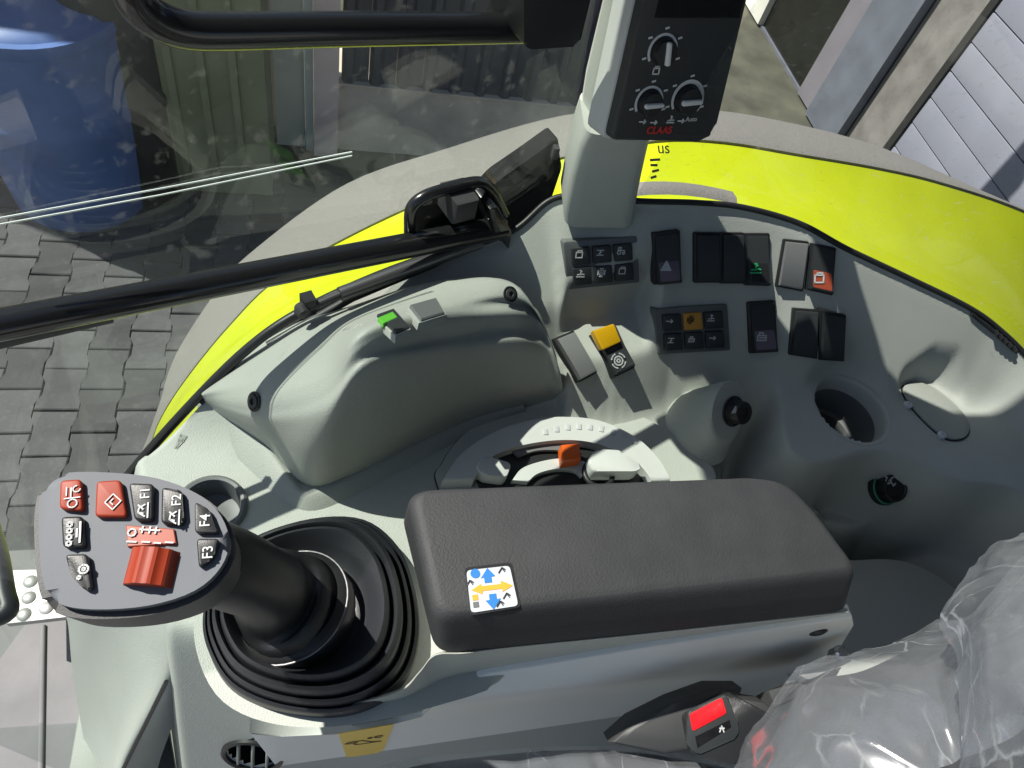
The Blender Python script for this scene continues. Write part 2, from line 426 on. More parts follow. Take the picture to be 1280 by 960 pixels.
xa, xb = PY(392, 60, YB)[0], PY(424, 60, YB)[0]
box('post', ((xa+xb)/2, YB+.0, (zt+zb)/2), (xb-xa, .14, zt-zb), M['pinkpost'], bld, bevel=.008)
xa2 = PY(380, 60, YB)[0]
box('corner_strip', ((xa2+xa)/2-.001, YB+.02, (zt+zb)/2), (xa-xa2-.004, .1, zt-zb), M['edge'], bld)
xa3 = PY(340, 60, YB)[0]
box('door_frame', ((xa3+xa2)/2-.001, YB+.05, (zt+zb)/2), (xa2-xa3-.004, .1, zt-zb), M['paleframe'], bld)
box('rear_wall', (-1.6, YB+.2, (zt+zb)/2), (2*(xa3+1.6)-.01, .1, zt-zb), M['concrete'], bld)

# olive container, black drum-shaped filler in the gap, blue barrel
yo = 3.0
xa, xb = PY(196, 200, yo)[0], PY(338, 200, yo)[0]
cont = empty('olive_container', ((xa+xb)/2, yo, -2.7), 'tall olive green sheet metal container beside the blue barrel', 'container')
prism('body', [(xa, yo, -1.0), (xb, yo, -1.0), (xb, yo+.36, -1.0), (xa, yo+.36, -1.0)], (0, 0, -1.66), M['olive'], cont, .02)
box('lid', ((xa+xb)/2, yo+.18, -.97), (xb-xa+.05, .42, .055), M['olive'], cont, bevel=.015)
for f in (.25, .5, .75): box('rib', (xa+(xb-xa)*f, yo-.008, -1.85), (.03, .015, 1.5), M['olive'], cont, bevel=.004)
for f in (.15, .85): box('foot', (xa+(xb-xa)*f, yo+.18, -2.68), (.06, .3, .04), M['black'], cont)
drum = empty('black_filler', (-.95, 2.95, -2.7), 'black drum-shaped filler between the blue barrel and the olive container', 'drum')
dx, dy = PZ(176, 268, -2.7)[:2]
lathe('shell', [(0, 0), (.17, 0), (.18, .02), (.18, .5), (.19, .52), (.19, .56), (.18, .58), (.18, 1.15), (.16, 1.2), (0, 1.2)], (dx, dy+.2, -2.7), (0, 0, 1), M['black'], drum)
lathe('lid', [(.13, 1.2), (.13, 1.23), (0, 1.24)], (dx, dy+.2, -2.7), (0, 0, 1), M['dark'], drum)
bx, by = PZ(92, 300, -2.7)[:2]
rb = .31
bh = PY(70, 62, by+.02)[2]+2.7
bar = empty('blue_barrel', (bx, by+rb, -2.7), 'large blue plastic rain barrel standing on the pavers', 'barrel')
prof = [(0, 0), (rb*.86, 0), (rb*.92, .03), (rb*.98, .25), (rb*1.02, .5), (rb*1.05, .52), (rb*1.05, .56), (rb*1.02, .58), (rb*1.06, .9), (rb*1.06, bh-.12), (rb*1.0, bh-.03)]
lathe('shell', prof, (bx, by+rb, -2.7), (0, 0, 1), M['barrel'], bar, 40)
lathe('rim', [(rb*1.0, bh-.05), (rb*1.07, bh-.04), (rb*1.09, bh-.02), (rb*1.07, bh+.01), (rb*.97, bh+.01)], (bx, by+rb, -2.7), (0, 0, 1), M['barrel'], bar, 40)
lathe('lid', [(rb*.99, bh+.005), (rb*.9, bh+.03), (rb*.3, bh+.05), (0, bh+.05)], (bx, by+rb, -2.7), (0, 0, 1), M['barrel'], bar, 40)

# pale building on the right
XB = 3.4
pb = empty('pale_building', (XB, 2.5, -2.7), 'pale grey blue house wall with planks, posts and a dark window', 'building')
def wy(px, py): return PX(px, py, XB)[1]
ysm = (wy(1100, 205)+wy(1215, 40))/2
zz = [PX(*p, XB)[2] for p in ((1213, 52), (1184, 88), (1166, 127), (1146, 161), (1125, 194))]
step = abs(zz[0]-zz[-1])/4
z = zz[0]+4*step; pl0 = None
for i in range(12):
    zc_ = z-step/2
    if pl0 is None:
        pl0 = box('plank', (XB+.03, ysm/2-.3, zc_), (.05, ysm+.56, step-.008), M['siding'], pb, bevel=.004); z0 = zc_
    else:
        q = pl0.copy(); sc.collection.objects.link(q); q.parent = pb; q.location = pl0.location+Vector((rnd.uniform(-.002, .002), 0, zc_-z0))
    z -= step
box('backing', (XB+.09, 2.4, -1.2), (.06, 6.2, 3.0), M['seam'], pb)
box('corner_seam', (XB+.02, ysm+.012, -1.2), (.06, .05, 3.0), M['seam'], pb)
yw1, yw2, yw3, yw4, yw5 = ysm+.04, wy(1165, 0), wy(1098, 0), wy(1063, 0), wy(962, 0)
def strip(name, ya, yb, za, zb, m, dx=0, t=.06): return box(name, (XB+dx+t/2, (ya+yb)/2, (za+zb)/2), (t, abs(yb-ya)-.003, zb-za), m, pb, bevel=.004)
strip('wall_panel', yw1, yw2, -2.7, .3, M['dirtywall'], .03)
strip('drain_post', yw2, yw3, -2.7, .3, M['bluepost'], -.04)
strip('jamb', yw3, yw4, -2.7, .3, M['frame_lav'], .0)
wz = PX(955, 112, XB)[2]
win = strip('window', yw4, yw5, wz+.001, .3, M['darkpane'], .05, .02)
o = box('sill', (XB-.0, (yw4+yw5)/2, wz-.015), (.12, abs(yw5-yw4), .03), M['frame_lav'], win, bevel=.004)
ym = yw4+(yw5-yw4)*.5
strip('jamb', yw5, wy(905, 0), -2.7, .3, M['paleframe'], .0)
strip('wall_panel', yw4, wy(905, 0)+.6, -2.7, wz-.035, M['wallgrey'], .03)
for dz in (.18, .36): box('panel_joint', (XB+.028, (yw4+yw5)/2, wz-dz), (.012, yw5-yw4+.8, .008), M['seam'], pb)

# ------------------------------------------------------------------ rear fender (arch over the wheel)
fen = empty('rear_fender', (.55, .85, -.7), 'lime yellow rear mudguard arch with grey textured outer flare', 'fender')
inner = [PY(*p, y) for p, y in (((158, 662), .56), ((205, 580), .56), ((262, 498), .57), ((380, 400), .60), ((520, 330), .63), ((640, 300), .65), ((800, 262), .66), ((930, 275), .66), ((1060, 322), .66), ((1210, 395), .655), ((1280, 455), .64), ((1380, 560), .62))]
edge = [PY(*p, .85) for p in ((150, 660), (186, 564), (199, 528), (228, 481), (286, 409), (358, 342), (510, 262), (660, 210), (810, 180), (900, 180), (1000, 196), (1100, 213), (1180, 232), (1280, 266), (1390, 320))]
outer = [PY(*p, 1.05) for p in ((150, 660), (165, 600), (187, 550), (199, 510), (220, 447), (275, 362), (316, 318), (430, 236), (560, 190), (690, 152), (790, 141), (890, 143), (960, 155), (1040, 176), (1100, 205), (1180, 262), (1280, 330))]
def resamp(pts, n=90):
    s = smooth_path(pts, 10); s = np.array(s); L = np.r_[0, np.cumsum(np.linalg.norm(np.diff(s, axis=0), axis=1))]
    t = np.linspace(0, L[-1], n); return np.stack([np.interp(t, L, s[:, i]) for i in range(3)], 1)
NI = 100
ri, re, ro = resamp(inner, NI), resamp(edge, NI), resamp(outer, NI)
def between(a, b, t, bulge): return a*(1-t)+b*t+np.array([0, 0, 1.])*bulge*math.sin(math.pi*t)
rows = [ri+np.array([0, -.02, -.10]), ri+np.array([0, -.004, -.015])]+[between(ri, re, t, .012) for t in np.linspace(0, 1, 10)]
loft('yellow_skin', rows, M['yellow'], fen, closed=False, cap=(False, False), smooth=60)
rows = [re+np.array([0, 0, -.02]), re+np.array([0, .001, .004])]+[between(re, ro, t, .018)+np.array([0, .003, .006]) for t in np.linspace(0.02, 1, 8)]+[ro+np.array([0, .012, -.012]), ro+np.array([0, .012, -.05]), ro+np.array([0, .0, -.06])]
loft('flare', rows, M['flare'], fen, closed=False, cap=(False, False), smooth=60)
rows = [ri+np.array([0, .012, .012]), ri+np.array([0, .02, .016]), ri+np.array([0, .034, .014]), ri+np.array([0, .04, .008])]
def pxx(p): q = RW.T@p; return CX+FPX*q[0]/q[2]
sel = [k for k in range(NI) if 700 < pxx(ri[k]) < 940]; k0, k1 = sel[0], sel[-1]
loft('edge_bead', [r[k0:k1] for r in rows], M['flare'], fen, closed=False, cap=(False, False), smooth=60)
dpl = (PY(822, 205, .74), unit((.15, -.55, .8)))
text('print', 'us', 826, 187, dpl, .022, M['black'], fen, lift=.006)
symbol('print', [[(-.5, .2), (.3, .25)], [(-.5, -.2), (.0, -.2)], [(-.4, -.7), (.1, -.6)], [(-.6, -1.2), (-.2, -1.1)], [(-.5, -1.6), (-.1, -1.6)]], 817, 205, dpl, .016, M['black'], fen, wd=.2, lift=.006)

# ------------------------------------------------------------------ console shell as one moulded surface
BPX = [(150, 622, -.735), (162, 607, -.731), (175, 590, -.725), (250, 505, -.68), (318, 440, -.645), (380, 395, -.615), (470, 350, -.59), (560, 318, -.565), (640, 290, -.545), (690, 250, -.515), (740, 246, -.505), (800, 252, -.50), (870, 254, -.50), (930, 260, -.502),
       (1000, 280, -.51), (1060, 312, -.522), (1130, 345, -.54), (1210, 384, -.562), (1250, 412, -.58), (1290, 452, -.60), (1340, 520, -.62), (1400, 640, -.65), (1490, 840, -.68), (1580, 1080, -.70)]
BND = np.array(smooth_path([PZ(*p) for p in BPX], 8))
def seg_dist(P, poly, closed):
    """distance of points to a polyline, with the parameter of the nearest point"""
    best = np.full(len(P), 1e9); bi = np.zeros(len(P)); n = len(poly); side = np.zeros(len(P))
    for i in range(n if closed else n-1):
        a, b = poly[i, :2], poly[(i+1) % n, :2]; d = b-a; L = d@d
        if L < 1e-12: continue
        t = np.clip(((P-a)@d)/L, 0, 1); q = P-a-t[:, None]*d; ds = np.hypot(q[:, 0], q[:, 1])
        m = ds < best; best[m] = ds[m]; bi[m] = i+t[m]; side[m] = (d[0]*q[:, 1]-d[1]*q[:, 0])[m]
    return best, bi, side
def inside(P, poly):
    c = np.zeros(len(P), bool); n = len(poly)
    for i in range(n):
        a, b = poly[i], poly[(i+1) % n]
        m = ((a[1] > P[:, 1]) != (b[1] > P[:, 1]))
        if b[1] != a[1]: c ^= m & (P[:, 0] < (b[0]-a[0])*(P[:, 1]-a[1])/(b[1]-a[1])+a[0])
    return c
def sdpoly(P, poly):
    poly = np.array([p[:2] for p in poly]); d, _, _ = seg_dist(P, poly, True); return np.where(inside(P, poly), -d, d)
def sstep(a, b, x): t = np.clip((x-a)/(b-a), 0, 1); return t*t*(3-2*t)
def smax(a, b, k): h = np.clip(.5+.5*(a-b)/k, 0, 1); return b*(1-h)+a*h+k*h*(1-h)
def smin(a, b, k): return -smax(-a, -b, k)
ST = .0028
gx, gy = np.arange(-.34, 1.02, ST), np.arange(.02, .66, ST)
GX, GY = np.meshgrid(gx, gy, indexing='ij'); GP = np.stack([GX.ravel(), GY.ravel()], 1)
bd, bi, bs = seg_dist(GP, BND, False)
ztop = np.interp(bi, np.arange(len(BND)), BND[:, 2]); sgn = np.where(bs < 0, bd, -bd)   # + inside the cab
x_, y_ = GP[:, 0], GP[:, 1]
def blend(H, poly_px, z, wd, lo=None):
    poly = smooth_path([PZ(p[0], p[1], z if lo is None else lo) for p in poly_px], 6, True)
    m = sstep(wd, -wd, sdpoly(GP, poly)); return H*(1-m)+z*m
deck = np.full(len(GP), -.705)
# driver side and front fall away to the floor
deck = smin(deck, -.72-(.205+.25*np.clip(-x_-.06, 0, 1)-y_)*3.4, .03)
deck = smin(deck, -.735-(-.128-.28*(y_-.2)-x_)*7.5, .015)
deck = np.where(x_ > .35, np.minimum(deck, -.705-sstep(.40, .52, x_)*.05), deck)
pocket = -.90
m = sstep(.50, .56, x_)*sstep(.335, .30, y_-.14*np.clip(x_-.6, 0, 1)); deck = deck*(1-m)+pocket*m
H = blend(deck, [(905, 560), (960, 560), (1010, 560), (1085, 556), (1150, 585), (1290, 630), (1290, 700), (1150, 655), (1060, 668), (1000, 640), (900, 640)], -.785, .010)
H = blend(H, [(930, 440), (1050, 400), (1150, 420), (1330, 520), (1330, 650), (1270, 622), (1200, 612), (1150, 588), (1110, 574), (1085, 574), (1050, 584), (1012, 586), (980, 566), (968, 530), (962, 480)], -.665, .009)
slope = np.interp(bi/8, [0, 9, 12, 15, 17, 22], [.35, .9, 1.45, 1.45, 1.45, 1.45])
wall = ztop-.004-np.maximum(0, sgn)*slope+.35*np.maximum(0, .012-sgn)*0
wall = np.minimum(wall, ztop-.001)-np.interp(bi/8, [0, 1.5, 3, 7, 9], [16, 14, 5.0, 1.5, 0])*np.maximum(0, sgn-np.interp(bi/8, [0, 2, 4], [.012, .05, .07]))
H = smax(H, wall, .022)
# flat niche for the two rockers beside the hump
npoly = [PZ(p[0], p[1], -.635) for p in ((700, 400), (730, 398), (790, 384), (800, 400), (815, 440), (800, 486), (730, 500), (700, 490), (690, 440))]
nm = sstep(.006, -.006, sdpoly(GP, npoly)); nz = -.645+(y_-.47)*.35
H = H*(1-nm)+np.minimum(H, nz)*nm
CUPX = PZ(1064, 511, -.665); CR = .048
cm_ = sstep(CR+.022, CR+.006, np.hypot(x_-CUPX[0], y_-CUPX[1])); H = H*(1-cm_)-.665*cm_
cv_ = sdpoly(GP, [PZ(*p, -.6645) for p in ((1122, 482), (1140, 474), (1165, 477), (1192, 497), (1216, 523), (1217, 546), (1200, 556), (1178, 553), (1156, 537), (1130, 508))])
cm_ = sstep(.010, .0, cv_); H = H*(1-cm_)-.665*cm_
HG = H.reshape(GX.shape)
for _ in range(5):
    B_0 = HG.copy(); HG[1:-1, 1:-1] = (B_0[1:-1, 1:-1]*4+B_0[:-2, 1:-1]+B_0[2:, 1:-1]+B_0[1:-1, :-2]+B_0[1:-1, 2:])/8
def Hc(x, y):
    i = min(max((x-gx[0])/ST, 0), len(gx)-1.001); j = min(max((y-gy[0])/ST, 0), len(gy)-1.001); a, b = int(i), int(j); u, v = i-a, j-b
    return (HG[a, b]*(1-u)+HG[a+1, b]*u)*(1-v)+(HG[a, b+1]*(1-u)+HG[a+1, b+1]*u)*v
def hitC(px, py):
    d = ray(px, py); lo = .40
    t = lo
    while t < 1.6:
        p = d*t
        if p[2] <= Hc(p[0], p[1]): break
        t += .004
    a, b = t-.004, t
    for _ in range(12):
        m_ = (a+b)/2; p = d*m_
        if p[2] <= Hc(p[0], p[1]): b = m_
        else: a = m_
    return d*b
def planeC(px, py, r=24):
    pts = np.array([hitC(px+a*r, py+b*r) for a in (-1, -.5, 0, .5, 1) for b in (-1, -.5, 0, .5, 1)])
    c = pts.mean(0); u, s, vt = np.linalg.svd(pts-c); n = vt[2]
    if n[2] < 0: n = -n
    return (c, n)

con = empty('side_console', (.35, .40, -.7), 'moulded grey green control console with switches along the cab side', 'control console')
keep = (sgn.reshape(GX.shape) > 0)
CUP = CUPX
ASH, VEN = hitC(264, 634), hitC(316, 944)
APL, VPL = planeC(264, 634, 12), planeC(316, 944, 12)
pg = np.stack([GX, GY, HG], -1)
hole = (np.hypot(GX-CUP[0], GY-CUP[1]) < CR+.0015) | (np.linalg.norm(pg-ASH, axis=-1) < .027) | (np.linalg.norm(pg-VEN, axis=-1) < .026)
bm = bmesh.new(); nx, ny = GX.shape
Zs = HG.copy(); Xs, Ys = GX.copy(), GY.copy()
kc = keep[:-1, :-1] | keep[1:, :-1] | keep[:-1, 1:] | keep[1:, 1:]
used = np.zeros_like(keep); used[:-1, :-1] |= kc; used[1:, :-1] |= kc; used[:-1, 1:] |= kc; used[1:, 1:] |= kc
out = used & ~keep
idx = np.argwhere(out)
nb = np.array([[np.interp(bi.reshape(GX.shape)[i, j], np.arange(len(BND)), BND[:, q]) for q in range(3)] for i, j in idx])
for (i, j), q in zip(idx, nb): Xs[i, j], Ys[i, j], Zs[i, j] = q[0], q[1], q[2]-.003
bad = np.zeros_like(keep)
for (i, j), q in zip(idx, nb): bad[i, j] = HG[i, j] < q[2]-.05
okc = ~(bad[:-1, :-1] | bad[1:, :-1] | bad[:-1, 1:] | bad[1:, 1:])
vm = {}
def gv(i, j):
    if (i, j) not in vm: vm[(i, j)] = bm.verts.new((Xs[i, j], Ys[i, j], Zs[i, j]))
    return vm[(i, j)]
for i in range(nx-1):
    for j in range(ny-1):
        if kc[i, j] and okc[i, j] and not hole[i, j] and Zs[i, j] > -2.6:
            bm.faces.new([gv(i, j), gv(i+1, j), gv(i+1, j+1), gv(i, j+1)])
link_bm('console_shell', bm, M['grey'], con, 0).data.polygons.foreach_set('use_smooth', [True]*len(con.children[0].data.polygons))
tube('edge_seal', list(BND+np.array([0, .002, -.001]))[24:], .0035, M['black'], con, 8)

# cup holder
bm = bmesh.new()
bm_lathe(bm, [(CR+.007, -.003), (CR+.005, .0006), (CR+.002, .0008), (CR, -.0006), (CR-.0015, -.004), (CR-.003, -.022)], CUP, (0, 0, 1), 56, 0)
bm_lathe(bm, [(CR-.003, -.022), (CR-.007, -.060), (CR-.012, -.062), (CR-.013, -.085), (0, -.086)], CUP, (0, 0, 1), 56, 1)  # darker colour below the rim stands in for shade inside the cup
bmesh.ops.recalc_face_normals(bm, faces=bm.faces); link_bm('cup_holder', bm, [M['grey'], M['pad_grey']], con, 50)
# hump
hb = [(250, 492), (262, 512), (300, 524), (332, 556), (362, 598), (388, 612), (440, 588), (500, 555), (570, 524), (640, 508), (697, 488), (697, 440), (664, 376), (640, 352), (560, 352), (470, 374), (375, 408), (300, 450)]
def hump():
    # footprint at the base, then domed inward rings
    base_z = np.interp([p[0] for p in hb], [250, 400, 700], [-.69, -.70, -.665])
    base = []
    for p, z in zip(hb, base_z):
        base.append(PZ(p[0], p[1], z))
    # the far edge is seen at the top of the hump, so it stands on the sill behind
    topz = {11: -.575, 12: -.553, 13: -.55, 14: -.555, 15: -.575, 16: -.60, 17: -.645}
    for k_, z in topz.items(): base[k_] = PZ(*hb[k_], z)
    return base
def grid_patch(name, rows, m, parent, nu=10, nv=10, smooth=60):
    """smooth surface through rows of 3-D control points"""
    R1 = [smooth_path(r, nu) for r in rows]; C = [smooth_path(list(c), nv) for c in zip(*R1)]
    bm = bmesh.new(); V = [[bm.verts.new(tuple(p)) for p in c] for c in C]
    for a, b in zip(V, V[1:]):
        for j in range(len(a)-1): bm.faces.new([a[j], a[j+1], b[j+1], b[j]])
    bm.normal_update()
    if sum(f.normal.z for f in bm.faces) < 0: bmesh.ops.reverse_faces(bm, faces=bm.faces)
    return link_bm(name, bm, m, parent, smooth)
def rowp(l): return [PZ(*p) for p in l]
def hcol(low, T, B, E, sil, mid, zs):
    L = PZ(*low, -.690); yl = L[1]
    t, b, e = PY(*T, yl+.024), PY(*B, yl+.019), PY(*E, yl+.008)
    return [PZ(*sil, zs), PZ(sil[0]*.85+mid[0]*.15, sil[1]*.85+mid[1]*.15, zs+.010), PZ(*mid, (zs+.012)*.5+t[2]*.5+.004), t+np.array([0, .012, .003]), t, b, e, (e+L)/2+np.array([0, -.002, 0]), L, L+np.array([0, 0, -.03])]
c0 = rowp([(248, 486, -.672), (249, 488, -.668), (252, 493, -.666), (254, 497, -.671), (255, 499, -.674), (256, 501, -.677), (257, 503, -.681), (259, 506, -.686), (259, 508, -.690), (260, 510, -.720)])
c1 = rowp([(310, 440, -.640), (316, 448, -.628), (325, 468, -.608), (328, 488, -.604), (328, 502, -.607), (328, 514, -.614), (328, 526, -.624), (329, 542, -.652), (330, 554, -.690), (330, 558, -.720)])
c2 = rowp([(375, 402, -.612), (385, 410, -.594), (400, 436, -.568), (408, 462, -.556), (408, 478, -.558), (405, 495, -.565), (400, 520, -.578), (390, 562, -.622), (384, 604, -.690), (382, 612, -.720)])
cols = [c0, c1, c2,
        hcol((440, 590), (452, 430), (456, 446), (452, 470), (440, 382), (448, 404), -.592),
        hcol((525, 549), (530, 405), (531, 428), (530, 446), (520, 356), (526, 380), -.572),
        hcol((600, 517), (595, 396), (594, 418), (594, 436), (580, 347), (588, 372), -.560),
        hcol((655, 504), (644, 393), (646, 414), (648, 430), (630, 349), (636, 370), -.556),
        hcol((688, 497), (674, 402), (680, 420), (684, 438), (660, 372), (668, 388), -.563),
        rowp([(690, 430, -.600), (690, 432, -.598), (691, 436, -.598), (693, 442, -.602), (694, 446, -.604), (696, 452, -.610), (698, 460, -.620), (701, 478, -.650), (702, 490, -.680), (703, 494, -.700)]),
        rowp([(699, 462, -.630), (699, 463, -.631), (699, 464, -.632), (700, 466, -.636), (700, 467, -.638), (701, 469, -.641), (702, 473, -.648), (703, 482, -.662), (704, 490, -.684), (705, 494, -.700)])]
hrows = [list(r) for r in zip(*cols)]
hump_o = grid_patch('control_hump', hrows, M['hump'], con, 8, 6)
# lower skirt around the hump
sk_t = [(249, 496, -.684), (262, 514, -.690), (300, 532, -.692), (333, 562, -.693), (364, 604, -.694), (388, 618, -.695), (444, 594, -.695), (525, 554, -.695), (600, 522, -.695), (655, 508, -.693)]
sk_b = [(246, 506), (252, 540), (280, 580), (312, 612), (347, 640), (398, 652), (462, 626), (535, 586), (604, 548), (658, 524)]
up_ = [PZ(*p) for p in sk_t]; dn_ = [PZ(x, y, -.714) for x, y in sk_b]
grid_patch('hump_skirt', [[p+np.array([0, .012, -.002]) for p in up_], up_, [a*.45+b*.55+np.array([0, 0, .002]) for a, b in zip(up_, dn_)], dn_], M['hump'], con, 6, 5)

def screw(px, py, pl, r, parent, off=0.0):
    n = unit(pl[1]); o = PP(px, py, pl)+n*off
    bm = bmesh.new()
    bm_lathe(bm, [(r*1.45, .0), (r*1.4, .0012), (r*1.15, .0012), (r*1.05, .0006)], o, n, 20, 0)
    bm_lathe(bm, [(r*1.05, .0006), (r*.95, .0022), (r*.5, .0026), (r*.42, .0008), (0, .0008)], o, n, 20, 1)
    return link_bm('screw', bm, [M['black'], M['dark']], parent)
def surf_plane(obj, px, py, r=10):
    """tangent plane where a pixel's line of sight meets an object just built"""
    me = obj.data; from mathutils.bvhtree import BVHTree
    off = WLOC[obj]-Vector((0, 0, ZC))
    bt = BVHTree.FromPolygons([tuple(v.co+off) for v in me.vertices], [tuple(p.vertices) for p in me.polygons])
    pts = []
    for a in (-1, 0, 1):
        for b in (-1, 0, 1):
            h = bt.ray_cast(Vector((0, 0, 0)), Vector(unit(ray(px+a*r, py+b*r))))
            if h[0] is not None: pts.append(np.array(h[0]))
    pts = np.array(pts); c = pts.mean(0); vt = np.linalg.svd(pts-c)[2]; n = vt[2]
    if n@c > 0: n = -n
    h = bt.ray_cast(Vector((0, 0, 0)), Vector(unit(ray(px, py))))
    return (np.array(h[0]) if h[0] is not None else c, n)
pl = surf_plane(hump_o, 318, 502); screw(318, 502, pl, .0068, con)
pl = surf_plane(hump_o, 637, 368); screw(637, 368, pl, .0058, con, .001)

# hump switches
def rocker(quad, pl, h=(.004, .009, .013), base=.004, mc='switch', mb='black', parent=None, name='rocker_switch', rim=1.10, mid=.5):
    """a rocker: base frame plus a cap with two inclined halves; quad is top-left, top-right, bottom-right, bottom-left"""
    n = unit(pl[1]); q = [PP(*p, pl) for p in quad]; c = sum(q)/4
    bm = bmesh.new(); bm_prism(bm, rpoly([c+(p-c)*rim+n*base for p in q], .0015, 2), -n*(base+.006), .001, 2, 1)
    A, B, C, D = q; rows = []
    for t, hh in ((0, h[0]), (.04, h[0]+.0008), (mid, h[1]), (.95, h[2]), (1, h[2]-.0012)):
        l, r = A*(1-t)+D*t, B*(1-t)+C*t
        rows.append([l*.985+r*.015+n*0, l*.94+r*.06+n*hh, r*.94+l*.06+n*hh, r*.985+l*.015+n*0])
    vs = [[bm.verts.new(tuple(p)) for p in r] for r in rows]
    vs.insert(0, [bm.verts.new(tuple(p-n*0+0*n)) for p in [rows[0][0], rows[0][0]*.98+rows[0][3]*.02, rows[0][3]*.98+rows[0][0]*.02, rows[0][3]]])
    vs.append([bm.verts.new(tuple(p)) for p in [rows[-1][0], rows[-1][0]*.98+rows[-1][3]*.02, rows[-1][3]*.98+rows[-1][0]*.02, rows[-1][3]]])
    for a, b in zip(vs, vs[1:]):
        for j in range(3):
            f = bm.faces.new([a[j], b[j], b[j+1], a[j+1]]); f.material_index = 0
    bmesh.ops.recalc_face_normals(bm, faces=bm.faces)
    return link_bm(name, bm, [M[mc], M[mb]], parent, 28)
def half_label(quad, pl, t0, t1, h0, h1, m, parent, name='label_plate', inset=.12):
    n = unit(pl[1]); A, B, C, D = [PP(*p, pl) for p in quad]
    def at(s, t, h): l, r = A*(1-t)+D*t, B*(1-t)+C*t; return l*(1-s)+r*s+n*h
    q = [at(inset, t0, h0), at(1-inset, t0, h0), at(1-inset, t1, h1), at(inset, t1, h1)]
    o = prism(name, rpoly(q, .002, 2), -n*.002, M[m], parent, .0003, 1)
    c = sum(q)/4; nn = np.cross(q[1]-q[0], q[3]-q[0]); nn = unit(nn if nn@n > 0 else -nn)
    return o, (c, nn)

TRI = [circ(.5, 3, 90, 450), circ(.22, 3, 90, 450)]
GEAR = [circ(.34, 12), circ(.12, 6), [(.45, .3), (.45, -.3)], [(-.45, .3), (-.45, -.3)], [(-.2, .5), (.2, .5)], [(-.2, -.5), (.2, -.5)]]
LOCK = [[(-.4, -.35), (.4, -.35), (.4, .1), (-.4, .1), (-.4, -.35)], [(-.25, .1), (-.25, .35), (.1, .35), (.1, .1)], [(-.2, -.1), (.25, -.1)]]
TRACT = [circ(.22, 8, c=(-.25, -.2)), circ(.14, 8, c=(.35, -.28)), [(-.4, .05), (-.1, .1), (-.05, .45), (-.35, .45), (-.4, .05)], [(-.1, .1), (.45, .05), (.45, -.2)]]
LAMP = [[(-.5, -.3), (.5, -.3)], [(-.4, -.05), (-.2, .0), (.0, -.05), (.2, .05), (.45, 0)], [(.0, .15), (.05, .5)], [(-.1, .5), (.15, .35)]]
CAN = [[(-.4, -.4), (.4, -.4), (.4, .25), (-.4, .25), (-.4, -.4)], [(-.2, .25), (-.2, .45), (.3, .45), (.3, .25)]]
BOX1 = [[(-.4, -.3), (.4, -.3)], [(-.4, .3), (.4, .3)], [(-.15, -.1), (.15, .1)], [(.0, -.2), (.0, .2)]]
ARR = [[(-.45, 0), (.45, 0)], [(.2, .22), (.45, 0), (.2, -.22)]]

SW = [
    ('black hazard rocker with a white triangle on its lower half', [(815, 293), (847, 290), (849, 349), (817, 352)], 'switch', ('violet', TRI, 'white')),
    ('plain black rocker, left of the row of three', [(867, 293), (896, 293), (897, 350), (867, 350)], 'switch', None),
    ('plain black rocker, middle of the row of three', [(899, 293), (927, 293), (928, 351), (899, 351)], 'switch', None),
    ('black rocker with a green lamp symbol', [(930, 294), (959, 294), (959, 354), (930, 353)], 'switch', ('black', LAMP, 'greenglyph')),
    ('sunlit plain rocker beside the red labelled one', [(979, 301), (1008, 304), (1001, 361), (970, 355)], 'switch_grey', None),
    ('black rocker with a red label', [(1013, 306), (1042, 312), (1038, 366), (1007, 359)], 'switch', ('redlabel', CAN, 'white')),
    ('single black rocker with a violet label in the lower row', [(934, 380), (966, 378), (969, 436), (937, 438)], 'switch', ('violet', LOCK, 'white')),
    ('plain black blank, left of the lower right pair', [(991, 387), (1021, 389), (1019, 445), (986, 440)], 'switch', None),
    ('black double button, right of the lower right pair', [(1025, 389), (1054, 395), (1052, 448), (1022, 446)], 'switch', None),
]
for lab, q, mc, sy in SW:
    cx_, cy_ = sum(p[0] for p in q)/4, sum(p[1] for p in q)/4
    pl = planeC(cx_, cy_, 26)
    h = (.005, .008, .013) if sy else (.008, .0085, .008)
    r = rocker(q, pl, h, parent=con, mc=mc); r['label'] = lab
    if sy:
        lp, lpl = half_label(q, pl, .54, .93, .0089, .0132, sy[0], r)
        symbol('symbol', sy[1], *[sum(p[i]*w_ for p, w_ in zip(q, (.14, .14, .36, .36))) for i in (0, 1)], (lpl[0]+lpl[1]*.0004, lpl[1]), .013, M[sy[2]], r, wd=.13)

